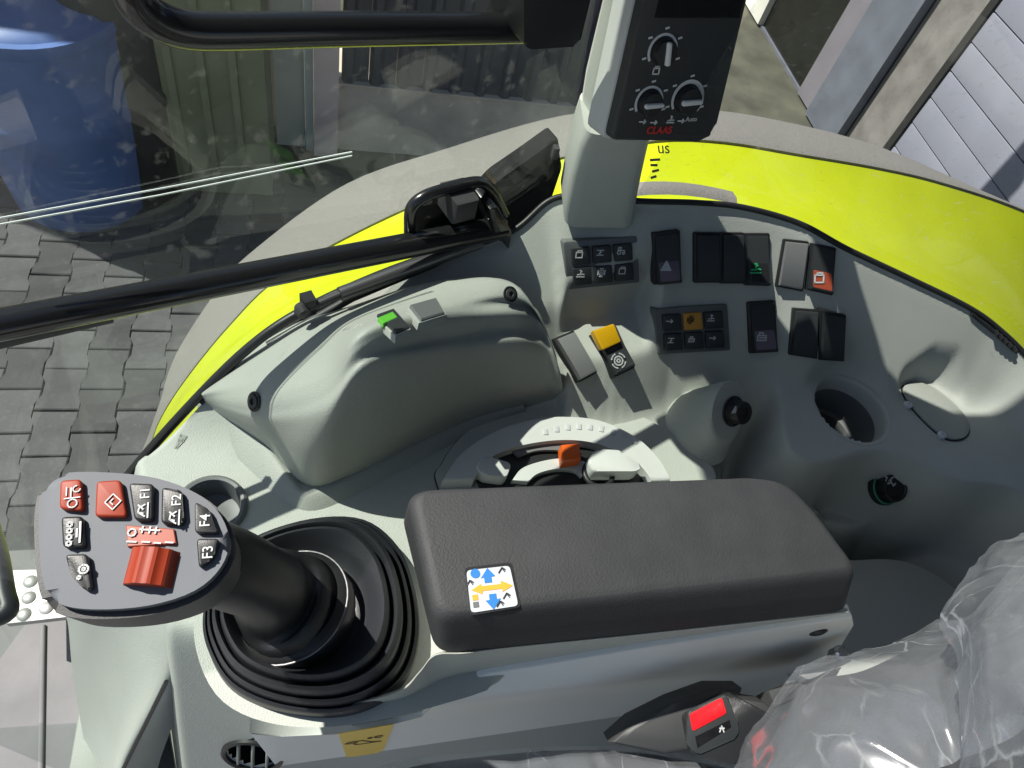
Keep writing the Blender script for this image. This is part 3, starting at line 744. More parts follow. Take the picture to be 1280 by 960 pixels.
def bil(q, s, t): return tuple(q[0][i]*(1-s)*(1-t)+q[1][i]*s*(1-t)+q[2][i]*s*t+q[3][i]*(1-s)*t for i in (0, 1))
def button_pad(q, label, special=None, mb='switch'):
    cx_, cy_ = sum(p[0] for p in q)/4, sum(p[1] for p in q)/4; pl = planeC(cx_, cy_, 36); n = unit(pl[1])
    pad = prism('button_pad', rpoly([PP(*p, pl)+n*.004 for p in q], .003, 3), -n*.012, M['pad_grey'], con, .0012, 2); pad['label'] = label
    gl = [ARR, GEAR, LAMP, BOX1, LOCK, ARR] if special else [CAN, BOX1, TRACT, LAMP, GEAR, CAN]; k = 0
    for r_ in range(2):
        for c_ in range(3):
            s0, t0 = .09+c_*.285, .13+r_*.42
            qq = [bil(q, s0, t0), bil(q, s0+.25, t0), bil(q, s0+.25, t0+.36), bil(q, s0, t0+.36)]
            mt = 'amber' if special == (r_, c_) else mb
            b = prism('button', rpoly([PP(*p, pl)+n*.0075 for p in qq], .0015, 2), -n*.004, M[mt], pad, .001, 2)
            if special == (r_, c_): b['label'] = 'amber button of the pad'
            cc = bil(qq, .5, .5)
            o = symbol('symbol', gl[k], *cc, (pl[0]+n*.0077, n), .009, M['amberprint' if mt == 'amber' else 'print'], pad, wd=.11); k += 1
button_pad([(703, 301), (795, 294), (798, 352), (707, 361)], 'six button pad beside the pillar foot')
button_pad([(816, 385), (907, 379), (911, 437), (820, 442)], 'six button pad with one amber button', (0, 1))

# niche rockers
pl = planeC(738, 445, 18)
r = rocker([(692, 426), (716, 416), (743, 464), (721, 476)], pl, (.010, .012, .012), parent=con, mc='switch_grey'); r['label'] = 'grey rocker in the niche beside the hump'
q = [(739, 421), (766, 408), (790, 458), (765, 470)]
r = rocker(q, pl, (.012, .011, .014), parent=con, mc='switch'); r['label'] = 'black rocker with a yellow safety cap'
n = unit(pl[1])
pl2 = (pl[0]+n*.018, n)
prism('safety_cap', rpoly([PP(*p, pl2) for p in ((741, 413), (768, 404), (777, 427), (753, 438))], .002, 2), -n*.012, M['capyellow'], r, .002, 2, shrink=.95)
symbol('symbol', [circ(.3, 12), circ(.12, 6), circ(.5, 5, 30, 80), circ(.5, 5, 120, 170), circ(.5, 5, 210, 260), circ(.5, 5, 300, 350)], 773, 451, (pl[0]+n*.0142, n), .017, M['white'], r, wd=.09)

# knob pod
kp = hitC(868, 560); face_c = np.array(hitC(905, 560)); face_c = PZ(911, 513, -.655)
kn = unit((.30, -.62, .72))
ax0 = PZ(872, 535, -.705)
u, v, n = frame(kn)
rings = []
for t, rr in ((0, .052), (.25, .046), (.5, .041), (.75, .039), (.93, .0375), (1, .035), (1.0, .032)):
    c = ax0*(1-t)+face_c*t; nn = unit(np.array((0, 0, 1.))*(1-t)+kn*t); uu, vv, nn = frame(nn, (0.0, 1, .2))
    rings.append([c+rr*(math.cos(2*math.pi*j/40)*uu*.78+math.sin(2*math.pi*j/40)*vv*1.0) for j in range(40)])
loft('knob_pod', rings, M['grey'], con, cap=(False, True), smooth=50)
fpl = (face_c, kn)
kb = lathe('rotary_knob', [(.0155, 0), (.0155, .003), (.014, .004), (.0135, .016), (.0125, .0175), (.006, .0178), (.0058, .0165), (0, .0165)], PP(916, 514, fpl), kn, M['black'], con, 28)
tube('ring', [PP(916, 514, fpl)+kn*.0012+.0172*(math.cos(a)*u+math.sin(a)*v) for a in np.linspace(0, 2*math.pi, 30)[:-1]], .0012, M['dark'], kb, 6, True)
symbol('symbol', [[(-.3, -.4), (.3, .4)], [(-.1, -.4), (.4, .2)], [(.2, -.4), (.4, -.1)]], 917, 512, (face_c+kn*.0172, kn), .009, M['print'], kb, wd=.14)
for px, py, g in ((905, 481, BOX1), (920, 479, ARR), (897, 505, LAMP)): symbol('symbol', g, px, py, fpl, .0085, M['white'], con, wd=.14)

# cover plate on the shelf
n = np.array([0, 0, 1.]); pl = (np.array([0, 0, -.6645]), n)
cp = [(1128, 486), (1140, 479), (1160, 483), (1185, 500), (1206, 523), (1210, 540), (1200, 549), (1182, 548), (1160, 532), (1136, 505)]
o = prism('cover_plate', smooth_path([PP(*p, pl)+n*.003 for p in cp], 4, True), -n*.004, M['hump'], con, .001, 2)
c = sum(PP(*p, pl) for p in cp)/len(cp)
prism('gap', smooth_path([c+(PP(*p, pl)-c)*1.05+n*.0006 for p in cp], 4, True), -n*.003, M['black'], con)
for px, py in ((1134, 507), (1176, 545)): lathe('peg', [(.0055, 0), (.0055, .003), (.004, .0045), (.002, .0045), (.0015, .003), (0, .003)], PP(px, py, pl), n, M['sticker'], con, 16)

# power socket with green ring
sp_ = hitC(1105, 610); sn = unit((.05, -.45, .9))
s = lathe('power_socket', [(.0215, -.004), (.0215, .0025), (.019, .0035), (.0175, .0035), (.017, .012), (.0175, .014), (.0175, .018), (.0165, .0202), (.0145, .0202), (.0135, .0188), (0, .0188)], sp_, sn, M['black'], con, 32)
u, v, n = frame(sn)
tube('ring', [sp_+sn*.0045+.0195*(math.cos(a)*u+math.sin(a)*v) for a in np.linspace(0, 2*math.pi, 34)[:-1]], .0014, M['greenring'], s, 6, True)
symbol('symbol', [[(-.4, .1), (-.25, -.15), (0, -.05), (.05, .2), (.3, .35)], [(-.15, .1), (-.4, .35)], [(.05, -.05), (.2, -.3), (.4, -.15)]], 1113, 602, (sp_+sn*.0192, sn), .017, M['white'], s, wd=.12)

# round service lid with lever ring (mostly behind the armrest)
DZ = -.703
dpl = (np.array([0, 0, DZ]), np.array([0, 0, 1.]))
arc = [(545, 604), (551, 580), (572, 550), (608, 522), (650, 505), (700, 498), (750, 504), (800, 520), (848, 548), (886, 580), (895, 600)]
lidp = smooth_path([PZ(x, y, DZ+.001) for x, y in arc+[(880, 660), (800, 720), (690, 730), (590, 690)]], 6, True)
c = sum(lidp)/len(lidp)
prism('service_lid', [c+(p-c)*.993+np.array([0, 0, .0015]) for p in lidp], (0, 0, -.004), M['grey'], con, .0008, 2)
prism('lid_gap', [p-np.array([0, 0, .0005]) for p in lidp], (0, 0, -.004), M['black'], con)
pl = (np.array([0, 0, DZ+.002]), np.array([0, 0, 1.])); screw(769, 520, pl, .0065, con)
def band(name, o_px, i_px, z, th, m, bev=.003, parent=None):
    a = smooth_path([PZ(*p, z) for p in o_px], 6); b = smooth_path([PZ(*p, z) for p in i_px], 6)
    return prism(name, a+b[::-1], (0, 0, -th), M[m], parent or con, bev, 3)
qd = band('quadrant_ring', [(553, 600), (578, 566), (620, 539), (665, 525), (705, 521), (750, 526), (794, 546), (822, 572), (839, 600)], [(592, 600), (600, 588), (620, 568), (655, 556), (700, 550), (740, 553), (775, 566), (800, 582), (815, 600)], DZ+.020, .022, 'light', .005)
band('quadrant_floor', [(596, 598), (606, 578), (640, 560), (700, 551), (745, 555), (785, 574), (806, 600)], [(600, 610), (640, 612), (680, 612), (700, 612), (740, 612), (770, 612), (800, 612)], DZ+.006, .006, 'black', .001)
band('inner_ring', [(640, 600), (655, 584), (690, 574), (722, 574), (738, 582)], [(660, 602), (672, 592), (695, 586), (718, 587), (728, 594)], DZ+.014, .012, 'light', .003)
band('silver_track', [(636, 560), (665, 555), (700, 557), (725, 562)], [(648, 570), (672, 563), (700, 563), (722, 568)], DZ+.012, .004, 'switch_grey', .001)
prism('quadrant_wing', rpoly([PZ(*p, DZ+.024) for p in ((594, 583), (606, 569), (640, 578), (634, 597), (604, 593))], .006, 3), (0, 0, -.02), M['light'], con, .002, 2)
for k in range(9):
    t = k/8; px, py = 682+t*112, 542-14*math.sin(math.pi*(.12+t*.75))+12*t*t+3
    o, u, v, n = uvn(px, py, (np.array([0, 0, DZ+.0205]), np.array([0, 0, 1.])), (1, .05+.35*t))
    box('scale_mark', o, (.0055, .0075, .0012), M['white'], qd, (u, v, n), .0005)
lv = prism('lever', [PZ(*p, DZ+.030) for p in ((702, 555), (725, 553), (727, 573), (704, 576))], (0, 0, -.016), M['orange'], con, .003, 2); lv['label'] = 'small orange lever'
prism('side_lever', rpoly([PZ(*p, DZ+.034) for p in ((734, 574), (745, 561), (778, 563), (804, 582), (796, 589), (740, 589))], .007, 4), (0, 0, -.02), M['light'], con, .003, 3)
o = PZ(748, 592, DZ+.02); tube('lever_wheel', [o+.016*np.array((math.cos(a), math.sin(a), 0)) for a in np.linspace(0, 2*math.pi, 26)[:-1]], .003, M['black'], con, 8, True)

# rockers and wells on the hump
for px, py, q, mc, lab in ((494, 404, [(470, 398), (492, 390), (512, 412), (494, 420)], 'switch', 'rocker with a green end on the hump'), (538, 388, [(510, 386), (545, 376), (556, 394), (524, 404)], 'pad_grey', 'grey recessed key on the hump')):
    pl = surf_plane(hump_o, px, py, 12); n = unit(pl[1])
    r = rocker(q, (pl[0], n), (.0035, .004, .0035), base=.0012, parent=con, mc=mc, mb='hump'); r['label'] = lab
    if mc == 'switch':
        prism('green_end', rpoly([PP(*p, (pl[0]+n*.0045, n))for p in ((472, 397), (491, 389), (497, 396), (479, 404))], .001, 2), -n*.004, M['green'], r, .0006, 1)
pl = surf_plane(hump_o, 440, 408, 14)
symbol('scale_mark', [[(-1, -.15), (-1, .2)], [(-.5, -.1), (-.5, .3)], [(0, -.1), (0, .3)], [(.5, -.1), (.5, .3)], [(1, -.1), (1, .3)]], 440, 410, pl, .014, M['light'], con, (1, -.1), wd=.12)

# front sill details: grab hole, small notch
n = unit(APL[1])
lathe('ashtray', [(.034, -.006), (.0335, .003), (.031, .0048), (.028, .0042), (.0265, -.002), (.025, -.022), (.012, -.026), (0, -.022)], ASH, n, M['pad_grey'], con, 40)
pl = planeC(226, 552, 8); symbol('arrow_mark', [[(-.3, -.5), (.0, .5)], [(.0, .5), (.3, .4)], [(.3, .4), (-.3, -.5)], [(.15, .1), (-.1, .1)]], 226, 552, pl, .012, M['hump'], con, wd=.3)
# right wall slot strip
pts = [hitC(*p)+np.array([0, -.002, .002]) for p in ((1212, 360+32), (1240, 415), (1268, 440))]
tube('clip_strip', smooth_path(pts, 4), .0025, M['black'], con, 8)
for k in range(5):
    p = pts[1]*(1-k/5)+pts[2]*(k/5); box('clip', p+np.array([0, -.003, .002]), (.003, .008, .005), M['black'], con)
# vent by the seat
n = unit(VPL[1]); vo = VEN
ve = lathe('air_vent', [(.033, -.004), (.0325, .003), (.030, .0042), (.0275, .003), (.026, -.03), (0, -.03)], vo, n, M['black'], con, 36)
u, v, n = frame(n)
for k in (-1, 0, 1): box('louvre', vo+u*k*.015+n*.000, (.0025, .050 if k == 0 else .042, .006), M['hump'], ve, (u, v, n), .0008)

# ------------------------------------------------------------------ armrest
arm = empty('armrest', (.24, .19, -.68), 'charcoal padded armrest on a light grey moulded support', 'armrest')
AZ = -.50
padp = [(508, 612), (940, 592), (988, 600), (1022, 636), (1078, 712), (541, 772)]
padb = [(500, 642), (930, 640), (976, 650), (1008, 690), (1062, 767), (545, 822)]
NP_ = [PZ(*p, AZ) for p in padp]; NB_ = [PZ(*p, -.548) for p in padb]
def ringr(k_, r): return rpoly([a*(1-k_)+b*k_ for a, b in zip(NP_, NB_)], r, 6)
c = sum(NP_)/6
def inset(rg, d): return [p+(c-p)*(d/np.linalg.norm(c-p)) for p in rg]
rg0 = ringr(0, .014); rings = []
for a_ in (0, 25, 50, 70, 90):
    d = .010*(1-math.sin(math.radians(a_))); h = .010*(1-math.cos(math.radians(a_)))
    q = ringr(h/.048, .014); rings.append([p*0+np.array([x_2[0], x_2[1], AZ-h]) for p, x_2 in zip(q, inset(q, d))])
for k_ in (.5, .9): rings.append(ringr(k_, .014))
rings.append(inset(ringr(1, .014), .004)); rings.append(inset([p+np.array([0, 0, -.001]) for p in ringr(1, .014)], .02))
rings = rings[::-1]
loft('pad', rings, M['leather'], arm, cap=(True, True), smooth=35)
under = inset([p+np.array([0, 0, -.0005]) for p in ringr(1, .014)], .012)
prism('body', under, (0, 0, -.09), M['grey'], arm, .002, 2, shrink=.93)
# boot platform
bp = [(243, 800), (254, 745), (300, 690), (390, 645), (470, 645), (545, 690), (640, 740), (640, 840), (540, 884), (420, 908), (330, 902), (270, 868)]
plat = smooth_path([PZ(*p, -.632) for p in bp], 5, True)
prism('boot_platform', plat, (0, 0, -.022), M['grey'], arm, .008, 4, shrink=.93)
# light side panel
A_, B_ = PZ(541, 824, -.549), PZ(1064, 768, -.549)
pn = unit(np.cross((B_-A_)*np.array([1, 1, 0]), (0, 0, 1))); pn = pn if pn[1] < 0 else -pn
spl = (A_-pn*.006, pn)
side = [(312, 912), (350, 917), (420, 914), (490, 902), (528, 892), (552, 868), (580, 846), (612, 838), (800, 806), (1064, 768), (1066, 778), (1030, 838), (1010, 846), (960, 862), (860, 908), (760, 932), (600, 962), (470, 985), (385, 1010), (350, 960)]
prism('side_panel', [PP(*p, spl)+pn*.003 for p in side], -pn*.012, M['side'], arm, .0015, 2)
tp1 = [PZ(*p) for p in ((440, 884, -.628), (500, 868, -.605), (525, 846, -.572), (545, 824, -.551), (580, 820, -.550), (640, 812, -.550), (800, 795, -.550), (1061, 766, -.550))]
tp2 = [PP(*p, spl)-pn*.002 for p in ((440, 908), (500, 898), (532, 888), (556, 864), (582, 846), (640, 834), (800, 807), (1063, 769))]
grid_patch('trim_band', [[p+pn*-.004 for p in tp1], tp1, tp2, [p-np.array([0, 0, .02]) for p in tp2]], M['grey'], arm, 6, 4)
sm_ = [PZ(208-56*t, 852+113*t, -.798-.18*t+.002) for t in np.linspace(0, 1, 10)]
tube('panel_gap', sm_, .0022, M['black'], con, 6)
for px, py in ((594, 862), (1023, 790)): screw(px, py, (spl[0]+pn*.003, spl[1]), .0058, arm)
# warning decal
dq = [(423, 917), (492, 905), (480, 936), (470, 943), (433, 946)]
dp = (spl[0]+pn*.0036, spl[1])
dc = prism('warning_decal', pxpoly(dq, dp, .0004), -pn*.0006, M['decal'], arm)
symbol('print', [[(-.75, .0), (-.5, .25), (-.1, .2), (.25, -.35), (.6, -.5), (-.3, -.5)], [(-.75, 0), (-.6, -.1), (-.4, -.0)], [(-.3, .0), (-.45, -.3), (-.3, -.5)], circ(.16, 8, 0, 300, (.55, .5)), circ(.1, 6, 60, 300, (.25, .5))], 456, 926, (dp[0]+pn*.0004, dp[1]), .026, M['black'], dc, (1, -.15), wd=.05)
# control sticker on the pad
tp = (np.array([0, 0, AZ+.0012]), np.array([0, 0, 1.]))
sq = [(583, 713), (637, 707), (648, 757), (589, 766)]
st = prism('sticker', rpoly([PP(*p, tp) for p in sq], .003, 3), (0, 0, -.0012), M['sticker'], arm)
prism('sticker_recess', rpoly([PP(*p, tp)-np.array([0, 0, .0009]) for p in ((581, 709), (640, 702), (652, 758), (588, 769))], .003, 3), (0, 0, -.0003), M['black'], arm)
def block(name, pts, m, z=.0004): return prism(name, [PP(*p, tp)+np.array([0, 0, z]) for p in pts], (0, 0, -.0006), M[m], st)
block('print', [(609, 710), (619, 720), (614, 721), (615, 728), (606, 729), (605, 722), (601, 723)], 'blue')
block('print', [(617, 762), (607, 751), (612, 750), (611, 743), (620, 742), (621, 749), (626, 748)], 'blue')
block('print', [(589, 738), (601, 730), (602, 733), (626, 730), (626, 726), (641, 732), (628, 740), (628, 736), (603, 739), (603, 743)], 'orangeprint')
block('print', [(590, 744), (597, 743), (598, 750), (591, 751)], 'orangeprint'); block('print', [(591, 753), (598, 752), (599, 759), (592, 760)], 'pad_grey')
o_ = PP(594, 717, tp); prism('print', [o_+np.array([.0035*math.cos(a), .0035*math.sin(a), .0004]) for a in np.linspace(0, 2*math.pi, 15)[:-1]], (0, 0, -.0005), M['blue'], st)
for px, py in ((587, 729), (627, 713), (633, 745), (625, 755)): symbol('print', [[(-.4, -.3), (0, .3), (.3, -.1)], [(.1, .3), (.4, .1)]], px, py, (tp[0]+np.array([0, 0, .0003]), tp[1]), .006, M['dark'], st, wd=.12)

# hinge bracket below the armrest rear
br = empty('armrest_bracket', PZ(1040, 830, -.66), 'bright steel hinge plate under the rear end of the armrest', 'bracket')
bz = -.63
prism('plate', rpoly([PZ(*p, bz) for p in ((990, 838), (1040, 824), (1045, 806), (1058, 808), (1066, 826), (1010, 850))], .003, 3), (0, 0, -.012), M['alu'], br, .001)
lathe('bolt', [(.007, 0), (.007, .006), (.005, .008), (0, .008)], PZ(1048, 818, bz), (0, 0, 1), M['steel'], br, 18)
prism('arm', [PZ(*p, bz-.013) for p in ((960, 862), (1055, 832), (1045, 850), (970, 885))], (0, 0, -.08), M['dark'], br, .004)

# ------------------------------------------------------------------ joystick
js = empty('joystick', PZ(390, 780, -.63), 'grey and black joystick with red and black buttons on a ribbed rubber boot', 'joystick')
boot = [(255, 776), (268, 725), (315, 680), (390, 655), (455, 656), (498, 690), (518, 742), (523, 800), (508, 850), (470, 882), (415, 896), (345, 888), (290, 862), (262, 818)]
b0 = np.array(smooth_path([PZ(*p, -.628) for p in boot], 5, True)); bc = b0.mean(0)
top_c = PZ(372, 764, -.595)
rings = []
prof = [(1.0, -.634), (1.0, -.620), (.985, -.614), (.96, -.613), (.945, -.618), (.94, -.622), (.932, -.612), (.915, -.604), (.89, -.602), (.872, -.606), (.865, -.611), (.855, -.600), (.835, -.590), (.80, -.587), (.775, -.590), (.762, -.596), (.75, -.590), (.73, -.582), (.70, -.580), (.66, -.584), (.60, -.592), (.54, -.599), (.48, -.602), (.42, -.603)]
for s_, z in prof:
    t = (1-s_)/.6; c = bc*(1-t)+top_c*t
    ring = []
    for p in b0:
        d = p-bc; r0 = np.linalg.norm(d[:2]); ang = math.atan2(d[1], d[0])
        rr = r0*s_*(1-t*.35)+.078*s_*t*.35*1.1
        ring.append(np.array([c[0]+rr*math.cos(ang), c[1]+rr*math.sin(ang), z]))
    rings.append(ring)
loft('boot', rings, M['rubber'], js, cap=(False, False), smooth=60)
cn = unit(np.array([-.35, .12, .93]))
cc = PZ(366, 760, -.596)
cl = lathe('collar', [(.046, -.014), (.047, .0), (.0462, .004), (.044, .008), (.040, .011)], cc, cn, M['black'], js, 44)
u, v, n = frame(cn)
tube('ring', [cc+cn*.0045+.0458*(math.cos(a)*u+math.sin(a)*v) for a in np.linspace(0, 2*math.pi, 46)[:-1]], .001, M['darksteel'], cl, 6, True)
# grip: a lofted tapering arm from the collar to the head
path = smooth_path([cc+cn*.002, cc+cn*.030+np.array([-.004, 0, 0]), PZ(328, 728, -.505), PZ(264, 702, -.440), PZ(200, 692, -.420)], 7)
rad = np.interp(np.linspace(0, 1, len(path)), [0, .14, .3, .5, .8, 1], [.0415, .038, .0295, .024, .024, .023])
rings = []
for i, p in enumerate(path):
    t = unit(path[min(i+1, len(path)-1)]-path[max(i-1, 0)]); a = cn if i == 0 else t
    uu = unit(np.cross((0, 1, 0), a)); vv = np.cross(a, uu)
    rings.append([p+rad[i]*(math.cos(2*math.pi*j/32)*uu*.92+math.sin(2*math.pi*j/32)*vv*1.05) for j in range(32)])
loft('grip', rings, M['black'], js, cap=(True, True), smooth=60)
HN = unit((-.05, -.16, .98)); HC = PZ(165, 680, -.378); hpl = (HC, HN)
hp = [(45, 672), (47, 628), (60, 602), (96, 593), (180, 598), (236, 615), (272, 641), (288, 678), (278, 714), (244, 745), (185, 764), (115, 769), (70, 761), (51, 735)]
hpt = smooth_path(pxpoly(hp, hpl), 4, True); hc_ = sum(hpt)/len(hpt); hpt = [hc_+(p-hc_)*1.05+np.array([-.001, .001, 0]) for p in hpt]
bm = bmesh.new(); bm_prism(bm, [hc_+(p-hc_)*1.0-HN*.006 for p in hpt], -HN*.036, .007, 4, both=True, shrink=.97); link_bm('head', bm, M['dark'], js)
prism('faceplate', [hc_+(p-hc_)*.935+np.array([.001, .0012, 0]) for p in hpt], -HN*.010, M['face'], js, .005, 4)
BT = [
    ([(78, 603), (104, 601), (106, 641), (77, 638)], 'red', 'OR'), ([(123, 604), (153, 602), (161, 648), (121, 648)], 'red', 'DIA'),
    ([(163, 606), (194, 607), (193, 653), (170, 652)], 'black', 'F1'), ([(204, 611), (229, 615), (232, 652), (228, 658), (203, 656)], 'black', 'F2'),
    ([(245, 629), (262, 638), (275, 668), (245, 668)], 'black', 'F4'), ([(247, 675), (276, 675), (268, 700), (250, 712)], 'black', 'F3'),
    ([(79, 648), (106, 647), (109, 686), (81, 686)], 'black', 'ROW'), ([(84, 695), (112, 694), (118, 738), (108, 739), (92, 722)], 'black', 'O5'),
]
fp = (HC+HN*.0002, HN)
for q, mc, sym in BT:
    b = prism('button', rpoly(pxpoly(q, fp, .0035), .0022, 3), -HN*.005, M[mc], js, .0015, 3)
    cx_, cy_ = sum(p[0] for p in q)/len(q), sum(p[1] for p in q)/len(q); tpn = (HC+HN*.0038, HN)
    if sym[0] == 'F':
        if sym in ('F1', 'F2'):
            text('lettering', sym, cx_+2, cy_-13, tpn, .0064, M['white'], b, (.05, -1), bold=.00005)
            symbol('symbol', [[(-.5, -.3), (.5, -.3)], [(-.4, -.1), (-.1, .3), (.2, .25), (.4, -.1)], [(-.1, .3), (-.2, .0)], [(.1, .0), (.4, .3)]], cx_-1, cy_+9, tpn, .0075, M['white'], b, (.05, -1), wd=.10)
        else: text('lettering', sym, cx_, cy_, tpn, .0070, M['white'], b, (.05, -1), bold=.00005)
    elif sym == 'OR': symbol('symbol', [circ(.26, 10, c=(-.45, -.0)), [(-.1, -.4), (-.1, .45)], [(-.1, .1), (.55, .1)], circ(.2, 8, 0, 260, (.45, -.2)), [(.1, .35), (.6, .35)]], cx_, cy_, tpn, .0082, M['white'], b, (.05, -1), wd=.07)
    elif sym == 'DIA': symbol('symbol', [[(-.55, 0), (0, .5), (.55, 0), (0, -.5), (-.55, 0)], [(-.2, 0), (0, .18), (.2, 0)]], cx_+2, cy_+2, tpn, .0074, M['white'], b, (.05, -1), wd=.07)
    elif sym == 'ROW': symbol('symbol', [circ(.12, 6, c=(-.5+.33*i, .25)) for i in range(4)]+[[(-.5, -.25), (.55, -.25)], [(-.2, -.1), (.2, -.1)]], cx_, cy_, tpn, .0095, M['white'], b, (.05, -1), wd=.095)
    else: symbol('symbol', [circ(.28, 10, c=(.1, 0)), circ(.1, 6, c=(-.4, .25)), circ(.1, 6, c=(.1, 0))], cx_+2, cy_-4, tpn, .0075, M['white'], b, (.05, -1), wd=.11)
lp = prism('legend_plate', pxpoly([(158, 657), (218, 662), (221, 680), (160, 684)], fp, .0012), -HN*.002, M['redlabel'], js, .0004, 1)
symbol('print', [circ(.16, 8, c=(-.8, .1)), [(-.5, .25), (.3, .25)], [(-.4, .12), (-.4, .38)], [(-.1, .12), (-.1, .38)], [(.15, .12), (.15, .38)], [(-.9, -.3), (-.55, -.3)], [(-.3, -.28), (0, -.28)], [(.2, -.3), (.45, -.3)], [(.65, -.25), (.95, -.25)]], 189, 670, (HC+HN*.0016, HN), .0115, M['white'], lp, (1, .05), wd=.07)
# thumb wheel
wc = PP(191, 712, (HC-HN*.0030, HN)); wu = unit(PP(160, 708, hpl)-PP(220, 712, hpl)); wv = np.cross(HN, wu)
bm = bmesh.new(); NT = 44; hw = .0088
rr = [.0112+(.0007 if k % 4 < 2 else 0) for k in range(NT)]
ax = wv
rng = [[bm.verts.new(tuple(wc+ax*s*hw+rr[k]*(math.cos(2*math.pi*k/NT)*wu+math.sin(2*math.pi*k/NT)*HN))) for k in range(NT)] for s in (-1, 1)]
for k in range(NT): bm.faces.new([rng[0][k], rng[0][(k+1) % NT], rng[1][(k+1) % NT], rng[1][k]])
bm.faces.new(rng[0]); bm.faces.new(rng[1]); bmesh.ops.recalc_face_normals(bm, faces=bm.faces)
link_bm('thumb_wheel', bm, M['red'], js, 30)

# ------------------------------------------------------------------ pillar with climate panel
pil = empty('cab_pillar', (.29, .6, -.52), 'grey trimmed cab pillar carrying a climate control panel', 'pillar')
def prow(lb, fl, fr, yb=.635, yf=.565):
    a, b, c = PY(*lb, yb), PY(*fl, yf), PY(*fr, yf+.005)
    d = c+np.array([.012, .07, 0]); d[2] = c[2]; zav = b[2]
    pts = []
    for p in (a, b, c, d):
        q = p.copy(); q[2] = zav; pts.append(q)
    a2 = PY(lb[0], lb[1], yb)
    return rpoly(pts, .016, 5)
lower = [prow((684, 282), (706, 284), (797, 276)), prow((685, 262), (705, 272), (797, 266)), prow((694, 215), (713, 225), (807, 218)), prow((702, 180), (722, 188), (816, 180)), prow((708, 160), (732, 168), (822, 160))]
loft('pillar_foot', lower, M['grey'], pil, cap=(True, True), smooth=50)
upper = [prow((708, 172), (742, 178), (812, 172), .632, .585), prow((716, 120), (748, 120), (835, 120), .63, .583), prow((738, 30), (766, 30), (862, 30), .625, .578), prow((764, -70), (788, -70), (890, -70), .62, .57), prow((800, -200), (822, -200), (925, -200), .61, .56)]
loft('pillar_trim', upper, M['grey'], pil, cap=(False, False), smooth=50)
CN = unit((.20, -.93, .30)); c0 = PY(770, 170, .520); cpl = (c0, CN)
cq = [(764, 176), (880, 177), (894, 162), (940, -30), (962, -120), (838, -120), (812, -30)]
cpn = prism('climate_panel', rpoly(pxpoly(cq, cpl), .006, 3), -CN*.030, M['dark'], pil, .003, 3); cpn['label'] = 'dark climate control panel with three dials'
# pale rim behind the panel
cqc = [PP(*p, cpl) for p in cq]; cm = sum(cqc)/len(cqc)
prism('panel_rim', rpoly([cm+(p-cm)*1.035-CN*.012 for p in cqc], .008, 3), -CN*.03, M['light'], pil, .003, 2)
prism('display', pxpoly([(818, 22), (923, 22), (950, -80), (842, -80)], cpl, .0008), -CN*.001, M['screen'], cpn)
def dial(px, py, r, ang, ticks, wide=False):
    o, u, v, n = uvn(px, py, cpl, (1, .0)); v = np.cross(n, u)
    lathe('dial', [(r*.78, 0), (r*.76, .006), (r*.70, .008), (r*.3, .0084), (0, .0084)], o, n, M['black'], cpn, 32)
    bm = bmesh.new(); d = np.array([math.cos(ang), math.sin(ang)]); e = np.array([-d[1], d[0]])
    def L(a, b, h): w_ = d*a+e*b; return o+u*w_[0]*r+v*w_[1]*r+n*h
    bm_prism(bm, rpoly([L(-.66, -.15, .0115), L(.66, -.13, .0115), L(.66, .13, .0115), L(-.66, .15, .0115)], .002, 3), -n*.006, .0012, 2)
    link_bm('dial_pointer', bm, M['print'], cpn)
    bm = bmesh.new(); a0, a1 = 215, -35
    N = 26
    for k in range(N):
        t0, t1 = k/N, (k+1)/N
        w0 = (.12+.20*t0 if wide else .15)
        A0, A1 = math.radians(a0+(a1-a0)*t0), math.radians(a0+(a1-a0)*t1-(0 if k % 4 else 0))
        def R_(a, rr): return o+u*math.cos(a)*rr*r+v*math.sin(a)*rr*r+n*.0006
        bm_prism(bm, [R_(A0, .86), R_(A1, .86), R_(A1, .86+w0), R_(A0, .86+w0)], -n*.0006)
    for k in range(5):
        A = math.radians(a0+(a1-a0)*(k+.5)/5 if False else 200-k*55)
        c_ = o+u*math.cos(A)*1.25*r+v*math.sin(A)*1.25*r
        bm_strokes(bm, [[(-.0012, 0), (.0012, .0006)]], c_+n*.0002, u, v, n, .0016)
    bmesh.ops.recalc_face_normals(bm, faces=bm.faces)
    link_bm('dial_scale', bm, M['print'], cpn, 0)
dial(828, 64, .0140, math.radians(98), 5); dial(811, 128, .0138, math.radians(4), 5); dial(858, 124, .0155, math.radians(4), 5, True)
pz = (cpl[0]+CN*.0003, CN)
for px, py, g in ((820, 88, CAN), (803, 152, ARR), (817, 153, ARR), (838, 150, LAMP), (851, 151, ARR)): symbol('symbol', g, px, py, pz, .007, M['print'], cpn, wd=.16)
text('lettering', 'Auto', 864, 149, pz, .006, M['print'], cpn, (1, -.05))
text('lettering', 'CLAAS', 824, 163, pz, .0088, M['redprint'], cpn, (1, -.02), bold=.0003)
lc = [(.335, .70, -.17), (.375, .675, -.17), (.355, .66, -.135), (.30, .665, -.03), (.22, .66, .12), (.17, .68, .12), (.25, .70, -.03)]  # unseen added block and lobe, shaped to cast shadow on the switch wall
bm = bmesh.new(); bm_prism(bm, rpoly([np.array(p) for p in lc], .012, 4), (-.02, .06, 0), .004, 2)
bm_prism(bm, rpoly([np.array(p) for p in ((.348, .58, -.225), (.388, .575, -.225), (.388, .632, -.225), (.348, .632, -.225))], .01, 3), (-.03, 0, .30), .004, 2)
link_bm('shadow_block', bm, M['black'], pil)
